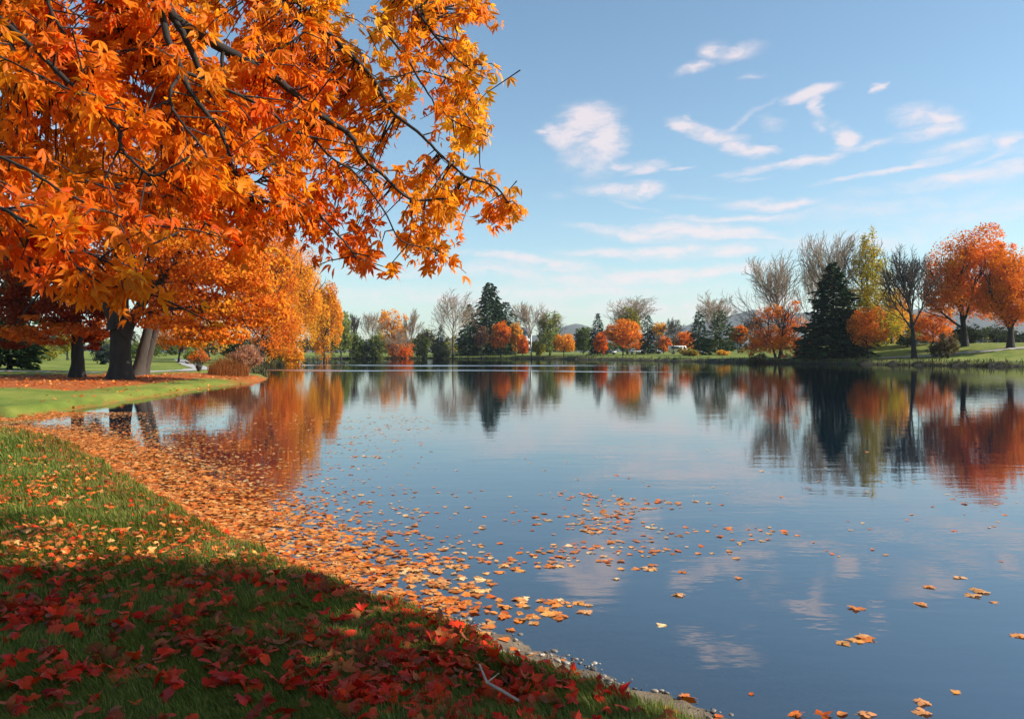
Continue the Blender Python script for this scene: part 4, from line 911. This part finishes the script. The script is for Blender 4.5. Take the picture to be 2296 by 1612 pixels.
    while cnt < 1180:
        u, v = rng.uniform(-60, 1180), rng.uniform(-70, 690)
        if not inside(np.array([u]), np.array([v]))[0]: continue
        if any(((u-a)/(w*1.4))**2+((v-b)/(h*1.5))**2 < 1 for a, b, w, h in holes): continue
        right = ss(np.array([u]), 560, 900)[0]
        if rng.random() < .30*right: continue
        if fbm(np.array([u/62.]), np.array([v/62.]), 2, 31)[0] < .40+.05*right: continue
        low = ss(np.array([v-.18*u]), 380, 520)[0]*(u < 380)
        if low > .5 and rng.random() < .72: continue
        Yb = np.interp(u, [0, 300, 600, 800, 1000], [5.7, 6.1, 6.7, 7.3, 7.6])
        Y = K*(Yb+rng.uniform(.25, 2.0)) if rng.random() > .06 else K*(Yb-rng.uniform(.1, .6))
        if low > .5: Y = rng.uniform(3.25, 4.0)
        p = at(u, v, Y); dd = np.linalg.norm((allp-p)*np.array([1, .8, 1]), axis=1); dd = dd+np.where(allp[:, 2] < p[2]-.1, .35, 0); k = dd.argmin(); q = allp[k]
        if dd[k] > 1.1: q = p+unit(q-p)*rng.uniform(.3, .6)
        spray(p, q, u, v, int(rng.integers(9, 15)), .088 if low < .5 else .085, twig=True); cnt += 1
    for s in segs:
        for p in (s[-1], s[-2], s[-3], (s[-1]+s[-2])/2):
            u, v = p[0]/p[1]*F+CX, HY-(p[2]-CZ)/p[1]*F; spray(p+np.array([rng.normal()*.12, rng.normal()*.1, -.10*rng.random()]), p, u, v, 8, .085)
    for s in segs:       # leaves right on the thinner branches
        for p in s[2:]:
            u, v = p[0]/p[1]*F+CX, HY-(p[2]-CZ)/p[1]*F
            if rng.random() < .35: spray(p+np.array([rng.normal()*.16, .12+.15*rng.random(), -.16*rng.random()]), p, u, v, 5, .088)
    T.build('trunk', M_BARK, o); Bq.build('branches', M_BARK, o)
    lv = Leaves()
    for (tv, tf), (ps, fs, sz, cs) in zip(temps, acc):
        lv.add(*scatter(tv, tf, np.array(ps)-loc, np.array(fs), np.array(sz), np.array(cs)))
    lv.build('crown', M_LEAF, o)
overhang()

def shade_maple():
    """an unseen maple added right of the view; its crown hangs over the water, shaped to shade the near grass"""
    rng = np.random.default_rng(520); tx, ty = 5.2, -2.6; tz = gz(tx, ty); o = empty('maple_tree', (tx, ty, tz-.05)); loc = np.array([tx, ty, tz-.05])
    tag(o, 'unseen maple added out of view to the right, its crown shading the near grass', 'tree')
    T, Bq = Tubes(), Tubes()
    T.add(np.array([(0, 0, 0), (.1, .2, 1.2), (.3, .7, 2.6), (.6, 1.4, 3.8)]), [.34, .26, .22, .17], 12)
    shade = np.array([(-3.9, 1.6), (-3.9, 4.9), (-3.1, 5.15), (-2.35, 5.45), (-1.6, 5.25), (-.95, 4.8), (-.45, 4.35), (-.15, 3.9), (-.1, 3.2), (.3, 2.4), (.3, 1.6)])  # ground outline that the added crown is shaped to shade
    pts = []
    while len(pts) < 400:
        gx_, gy_ = rng.uniform(-4, .6), rng.uniform(1.4, 5.6); c = False
        for i in range(len(shade)):
            (ax, ay), (bx, by) = shade[i-1], shade[i]
            if ((ay > gy_) != (by > gy_)) and gx_ < (bx-ax)*(gy_-ay)/(by-ay+1e-9)+ax: c = not c
        if not c or (gx_ > -1.5 and fbm(np.array([gx_*2.2]), np.array([gy_*2.2]), 2, 41)[0] < .50): continue
        zt = rng.uniform(4.6, 6.4); pts.append(np.array([gx_, gy_, .35])+TOSUN*(zt-.35)/TOSUN[2])
    pts = np.array(pts); top = np.array([tx+.6, ty+1.4, tz+3.7]); hubs = pts[rng.choice(len(pts), 16, False)]
    hub_src = []
    for h in hubs:
        m = (top+h)/2+np.array([0, 0, .5]); q = np.array([top, top*.6+m*.4+rng.normal(size=3)*.1, m, m*.4+h*.6+rng.normal(size=3)*.1, h]); Bq.add(q-loc, np.linspace(.10, .014, 5), 6); hub_src += list(q[2:])+[(q[3]+q[4])/2]
    hub_src = np.array(hub_src); P_, F_ = [], []
    for p in pts:
        q = hub_src[np.linalg.norm(hub_src-p, axis=1).argmin()]; Bq.add(np.array([q, (p+q)/2+np.array([0, 0, .06]), p])-loc, [.012, .007, .003], 4); P_.append(p+rng.normal(size=(22, 3))*.20)
    pos = np.concatenate(P_); nr = rng.normal(size=pos.shape)+np.array([0, 0, .6]); tv, tf = maple(.3, .1, .9, 21)
    T.build('trunk', M_BARK, o); Bq.build('branches', M_BARK, o); lv = Leaves(); lv.add(*scatter(tv, tf, pos-loc, frames(nr, rng), rng.uniform(.13, .2, len(pos)), pick('orange', len(pos), rng))); lv.build('crown', M_LEAF, o)
shade_maple()

# ================================================================== GRASS AND FALLEN LEAVES
def grass():
    rng = np.random.default_rng(600)
    n = 640000; x = np.empty(0); y = np.empty(0)
    Y = 1/rng.uniform(1/19., 1/2.3, n); u = np.where(rng.random(n) < .68, rng.uniform(-.72, .34, n), rng.uniform(-2.4, .9, n)); x = u*Y; y = Y-1.6*(rng.random(n) < .12)
    d = sdist(x, y); keep = (d > .34+.22*ss(x, -.8, .1)+.12*rng.random(n)) & (y < 19.5+0*x)
    keep &= rng.random(n) < np.clip(.25+1.3*fbm(x*2.2, y*2.2, 3, 61), 0, 1)
    x, y, d = x[keep], y[keep], d[keep]; n = len(x); z = ground(x, y, d)
    tuft = fbm(x*3.1, y*3.1, 2, 62)
    h = (.035+.055*tuft)*rng.uniform(.6, 1.35, n)*(1+.25*ss(y, 6, 14)); h *= 1+.5*np.exp(-((d-.5)/.18)**2)
    w = .0022*(1+y*.16)
    a = rng.random(n)*2*pi; lean = rng.uniform(.15, .85, n)*h; wa = 2*pi*fbm(x*1.3, y*1.3, 2, 63); dx, dy = np.cos(a)*.6+np.cos(wa), np.sin(a)*.6+np.sin(wa)
    s = rng.random(n)*pi; sx, sy = np.cos(s)*w, np.sin(s)*w*.4
    b = np.stack([x, y, z-.01], -1); sd = np.stack([sx, sy, 0*sx], -1)
    m = b+np.stack([dx*lean*.28, dy*lean*.28, h*.62], -1); t = b+np.stack([dx*lean*.8, dy*lean*.8, h], -1)
    V = np.stack([b-sd, b+sd, m+sd*.8, t, m-sd*.8], 1).reshape(-1, 3); k = np.arange(n)[:, None]*5
    c = pick([(.13, .175, .024), (.18, .21, .032), (.25, .245, .05), (.09, .13, .018)], n, rng)
    dry = rng.random(n) < .05; c[dry] = pick([(.34, .26, .10), (.28, .22, .09)], int(dry.sum()), rng)
    o = np_mesh('grass', V, [k+np.array([[0, 1, 2, 4]]), k+np.array([[4, 2, 3]])], M_GRASS, cols=np.repeat(c, 5, 0))
    tag(o, 'short green grass of the near bank', 'grass', kind='stuff')
grass()

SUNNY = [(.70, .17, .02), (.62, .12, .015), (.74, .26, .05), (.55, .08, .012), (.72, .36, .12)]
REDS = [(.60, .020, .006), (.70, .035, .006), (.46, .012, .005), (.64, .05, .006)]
BROWNS = [(.26, .075, .022), (.36, .11, .03), (.20, .05, .02)]
TAN = [(.72, .30, .07), (.66, .22, .045), (.74, .42, .16), (.58, .18, .04), (.78, .52, .26)]
MAP_T = [maple(.35, .10, 1, 1), maple(.7, .25, .8, 2), maple(.2, -.15, 1, 3), maple(1.3, .5, .6, 4), maple(.5, .05, .9, 5), maple(-.5, .2, .8, 6), maple(1.0, -.3, .4, 7), maple(-.9, .5, 1, 8), maple(1.5, .7, .8, 9)]
FLAT_T = [maple(.03, .015, .9, 11), maple(.05, -.02, .7, 12), maple(.02, .03, 1, 13), maple(.07, .03, .5, 14)]
FAR_T = []
def oval(seed):
    r = np.random.default_rng(seed); k = 7; a = np.arange(k)/k*2*pi; rr = r.uniform(.6, 1.1, k); v = np.stack([np.cos(a)*.36*rr, np.sin(a)*.5*rr, (.02*np.cos(2*a)+r.normal(size=k)*.015)], -1)
    v = np.vstack([v, [[0, 0, -.02]]]); return v, [np.array([(i, (i+1) % k, k) for i in range(k)])]
OV = [oval(i) for i in range(5)]
def put(rng, lv, pos, size, pal, temps, tilt):
    n = len(pos); sel = rng.integers(0, len(temps), n); nr = unit(np.array([0, 0, 1.])+rng.normal(size=(n, 3))*tilt); fr = frames(nr, rng); cl = pick(pal, n, rng, .16)
    for k, (tv, tf) in enumerate(temps):
        m = sel == k
        if m.any(): lv.add(*scatter(tv, tf, pos[m], fr[m], size[m], cl[m]))
def singles(name, label, cat, group, pos, size, pal, temps, tilt, rng):
    """single leaves: one mesh per shape and colour, then copies"""
    meshes = []
    for k, (tv, tf) in enumerate(temps):
        for j in range(5):
            c = np.repeat(pick(pal, 1, rng, .18), len(tv), 0)
            o = np_mesh(name, tv, tf, M_FALLEN, cols=c); meshes.append(o.data); bpy.data.objects.remove(o)
    from mathutils import Matrix
    nr = unit(np.array([0, 0, 1.])+rng.normal(size=(len(pos), 3))*tilt); fr = frames(nr, rng)
    for k in range(len(pos)):
        o = bpy.data.objects.new(name, meshes[rng.integers(0, len(meshes))]); link(o)
        mm = Matrix([list(fr[k][r]*size[k])+[pos[k][r]] for r in range(3)]+[[0, 0, 0, 1]]); o.matrix_world = mm
        tag(o, label, cat, group)
def fallen():
    rng = np.random.default_rng(700)
    # --- bank
    n = 150000; Y = 1/rng.uniform(1/20., 1/2.0, n); x = rng.uniform(-1.9, .6, n)*Y; y = Y; d = sdist(x, y)
    # even spread over the ground area: accept with the area weight
    acc = rng.random(n) < (Y/20.)**3*75
    pt = fbm(x*1.1, y*1.1, 3, 71); dens = np.clip((pt-.44)*2.4, .07, .7)
    dens = np.maximum(dens, .95*np.exp(-((d-.45)/.38)**2)*(y > 2)*(1-.8*ss(x, -.7, .1)))
    edge = np.exp(-((y-5.75-.25*np.sin(x*2))/.4)**2); dens = np.maximum(dens, .6*edge); dens = np.where(y > 5.5, dens, dens*.62+.02)
    keep = acc & (d > .18+.34*ss(x, -.7, .1)) & (rng.random(n) < dens); x, y, d = x[keep], y[keep], d[keep]
    order = np.argsort(y); x, y, d = x[order], y[order], d[order]; z = ground(x, y, d)
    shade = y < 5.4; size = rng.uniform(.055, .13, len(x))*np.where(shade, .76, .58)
    lift = np.where(d > .6, .045+.02*rng.random(len(x)), .02)
    pos = np.stack([x, y, z+lift], -1); k = 175
    fr_vis = (np.abs(x/y+.0) < .645) & ((CZ-z)/y < .455); vis = np.where(fr_vis)[0][:k]; rest = np.setdiff1d(np.arange(len(x)), vis)
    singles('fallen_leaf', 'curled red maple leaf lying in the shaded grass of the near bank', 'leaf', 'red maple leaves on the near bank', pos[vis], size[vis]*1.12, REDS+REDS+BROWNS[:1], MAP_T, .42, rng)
    lv = Leaves(); r2 = rest[shade[rest]]; r3 = rest[~shade[rest]]
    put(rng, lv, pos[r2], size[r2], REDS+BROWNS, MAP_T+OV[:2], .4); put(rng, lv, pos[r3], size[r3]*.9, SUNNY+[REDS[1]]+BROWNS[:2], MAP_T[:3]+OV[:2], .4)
    tag(lv.build('leaf_litter', M_FALLEN), 'orange and red fallen leaves strewn over the sunny grass', 'leaf litter', kind='stuff')
    # --- floating mat along the bank and drifting leaves
    n = 300000; Y = rng.uniform(3.2, 24, n); x = rng.uniform(-.72, .66, n)*Y; y = Y; d = sdist(x, y)
    area = rng.random(n) < Y/24.*1.0
    left = ss(-x+.12*(y-5), -.1, 1.0)
    mat = left*np.exp(-np.clip(-d-.25-.03*y, 0, None)/(.16+.032*y))*1.2
    patch = fbm(x*.9, y*1.6, 3, 75); drift = np.clip((patch-.50)*5, 0, 1)
    mid = drift*.3*np.exp(-((x-.55-.08*(y-5))/1.45)**2)*(1-ss(y, 8.5, 11.5))
    inlet = (.02+.08*drift)*ss(-x, 1.2, 2.6)*(1-ss(y, 20, 25))
    wide = .004*(1-ss(y, 9, 16))
    dens = np.clip(np.maximum.reduce([mat*np.clip(.35+1.3*fbm(x*2, y*3, 2, 76), 0, 1), mid, inlet, wide]), 0, 1)
    keep = area & (d < .28) & (rng.random(n) < dens)
    x, y, d = x[keep], y[keep], d[keep]; order = np.argsort(y); x, y, d = x[order], y[order], d[order]
    z = np.where(d > 0, ground(x, y, d), 0)+.004+.004*rng.random(len(x)); size = rng.uniform(.04, .10, len(x)); pos = np.stack([x, y, z], -1)
    open_ = np.where((d < -.5) & (np.abs(x/y) < .64))[0][:125]; rest = np.setdiff1d(np.arange(len(x)), open_)
    singles('floating_leaf', 'pale orange leaf floating on the open blue water off the near bank', 'leaf', 'orange leaves floating on the lake', pos[open_], size[open_]*1.15, TAN, FLAT_T, .03, rng)
    lv = Leaves(); sh = d[rest] > -1.0; a = rest[sh]; b = rest[~sh]
    put(rng, lv, pos[a], size[a], SUNNY[:3]+TAN[:4], FLAT_T[:2]+OV[:2], .10); put(rng, lv, pos[b], size[b]*.9, TAN+SUNNY[:2], OV+FLAT_T[:1], .04)
    print('bank', len(vis), 'float', len(x))
    tag(lv.build('floating_leaves', M_FALLEN), 'orange leaves floating in a mat along the bank', 'floating leaves', kind='stuff')
    # added rank grass, coloured dark to stand for the far bank's shade band
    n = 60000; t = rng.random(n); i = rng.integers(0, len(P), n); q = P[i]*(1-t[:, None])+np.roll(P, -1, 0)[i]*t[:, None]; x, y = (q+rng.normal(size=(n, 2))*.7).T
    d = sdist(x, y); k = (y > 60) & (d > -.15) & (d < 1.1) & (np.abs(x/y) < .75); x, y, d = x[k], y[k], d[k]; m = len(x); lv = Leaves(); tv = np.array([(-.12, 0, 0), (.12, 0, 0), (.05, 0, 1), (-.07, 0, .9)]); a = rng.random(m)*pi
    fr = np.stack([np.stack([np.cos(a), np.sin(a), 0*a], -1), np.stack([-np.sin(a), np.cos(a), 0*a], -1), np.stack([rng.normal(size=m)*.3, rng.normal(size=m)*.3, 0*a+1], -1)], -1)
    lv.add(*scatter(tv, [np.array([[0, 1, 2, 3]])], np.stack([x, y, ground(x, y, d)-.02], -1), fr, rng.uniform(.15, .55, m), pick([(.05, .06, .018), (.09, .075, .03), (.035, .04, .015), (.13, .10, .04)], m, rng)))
    tag(lv.build('shade_band_weeds', M_GRASS), 'rank grass added along the far waterline, dark for the shade band there', 'weeds', kind='stuff')
    # thin fall on the left lawn under the trees
    n = 5000; x = rng.uniform(-34, -10, n); y = rng.uniform(24, 52, n); d = sdist(x, y); l = np.maximum(litter_at(x, y, d), .05+.3*(fbm(x*.5, y*.5, 3, 8) > .55)); k = (d > .1) & (rng.random(n) < l); x, y, d = x[k], y[k], d[k]
    lv = Leaves(); put(rng, lv, np.stack([x, y, ground(x, y, d)+.03], -1), rng.uniform(.12, .2, len(x)), SUNNY, OV, .3)
    tag(lv.build('leaf_litter', M_FALLEN), 'rust brown leaves lying under the great maple on the left lawn', 'leaf litter', kind='stuff')
fallen()
def pebbles():
    rng = np.random.default_rng(810); n = 30000; x = rng.uniform(-1.6, 1.6, n); y = rng.uniform(2.6, 7, n); d = sdist(x, y)
    k = (d > -.55) & (d < .5) & (rng.random(n) < np.exp(-((d-.05)/.25)**2)*(.25+.9*(fbm(x*3, y*3, 2, 12) > .5))*ss(x, -1.5, -.4)*.35); x, y, d = x[k], y[k], d[k]; n = len(x)
    V = np.array([(cos(a)*c, sin(a)*c, z) for z, c in ((-.5, .6), (0, 1), (.45, .72)) for a in np.arange(7)/7*2*pi]+[(0, 0, .62)]); f = [(i+7*l, (i+1) % 7+7*l, (i+1) % 7+7*l+7, i+7*l+7) for l in (0, 1) for i in range(7)]; g = [(14+i, 14+(i+1) % 7, 21) for i in range(7)]
    lv = Leaves(); fr = frames(np.array([0, 0, 1.])+rng.normal(size=(n, 3))*.15, rng)*np.stack([rng.uniform(.6, 1.3, n), rng.uniform(.6, 1.3, n), rng.uniform(.4, .8, n)], -1)[:, None, :]
    lv.add(*scatter(V, [np.array(f), np.array(g)], np.stack([x, y, ground(x, y, d)+.004], -1), fr, .006+.020*rng.random(n)**4, pick([(.20, .16, .12), (.10, .09, .08), (.34, .29, .23), (.06, .055, .05)], n, rng)))
    m = mat_leaf('wet_pebbles', 0.0, .4, .4); tag(lv.build('pebbles', m, smooth=True), 'small grey and tan stones along the waterline', 'pebbles', kind='stuff')
pebbles()
def twig():
    p = [atg(1075, 1530, .36), atg(1092, 1556, .36), atg(1125, 1575, .37), atg(1165, 1600, .38)]; p = [q+np.array([0, 0, .05]) for q in p]; p[0][2] += .03
    t = Tubes(); c = np.array(p[0]); q = np.array(p); t.add(q-c, [.004, .006, .006, .005], 6); t.add([q[1]-c, q[1]-c+np.array([.05, .05, .02])], [.004, .002], 5)
    o = t.build('twig', mat_bark('weathered_twig', (.30, .22, .16), (.52, .42, .33), 40)); o.location = c; tag(o, 'bare pale twig lying across the grass near the waterline', 'twig')
twig()

# ================================================================== AIR
def haze():
    V, Q = [], []; box(V, Q, (-4000, -400, -2.6), (5200, 4000, 190)); m = bpy.data.materials.new('haze'); t = nt(m)
    v = N(t, 'ShaderNodeVolumePrincipled'); v.inputs['Color'].default_value = (.72, .82, .95, 1); v.inputs['Density'].default_value = HAZE; v.inputs['Anisotropy'].default_value = .1
    o = N(t, 'ShaderNodeOutputMaterial'); t.links.new(v.outputs[0], o.inputs['Volume'])
    tag(np_mesh('haze', V, [Q], m), 'thin blue autumn haze over the lake', 'haze', kind='stuff')
HAZE = 1.1e-4
haze()

vs = scene.view_settings; vs.view_transform = 'Standard'; vs.look = 'None'; vs.exposure = 0.8; vs.gamma = 1.0
cy = scene.cycles; cy.max_bounces = 7; cy.diffuse_bounces = 2; cy.glossy_bounces = 3; cy.transmission_bounces = 4; cy.transparent_max_bounces = 8; cy.volume_bounces = 0
cy.use_denoising = True; cy.sample_clamp_indirect = 4; cy.caustics_reflective = False; cy.caustics_refractive = False
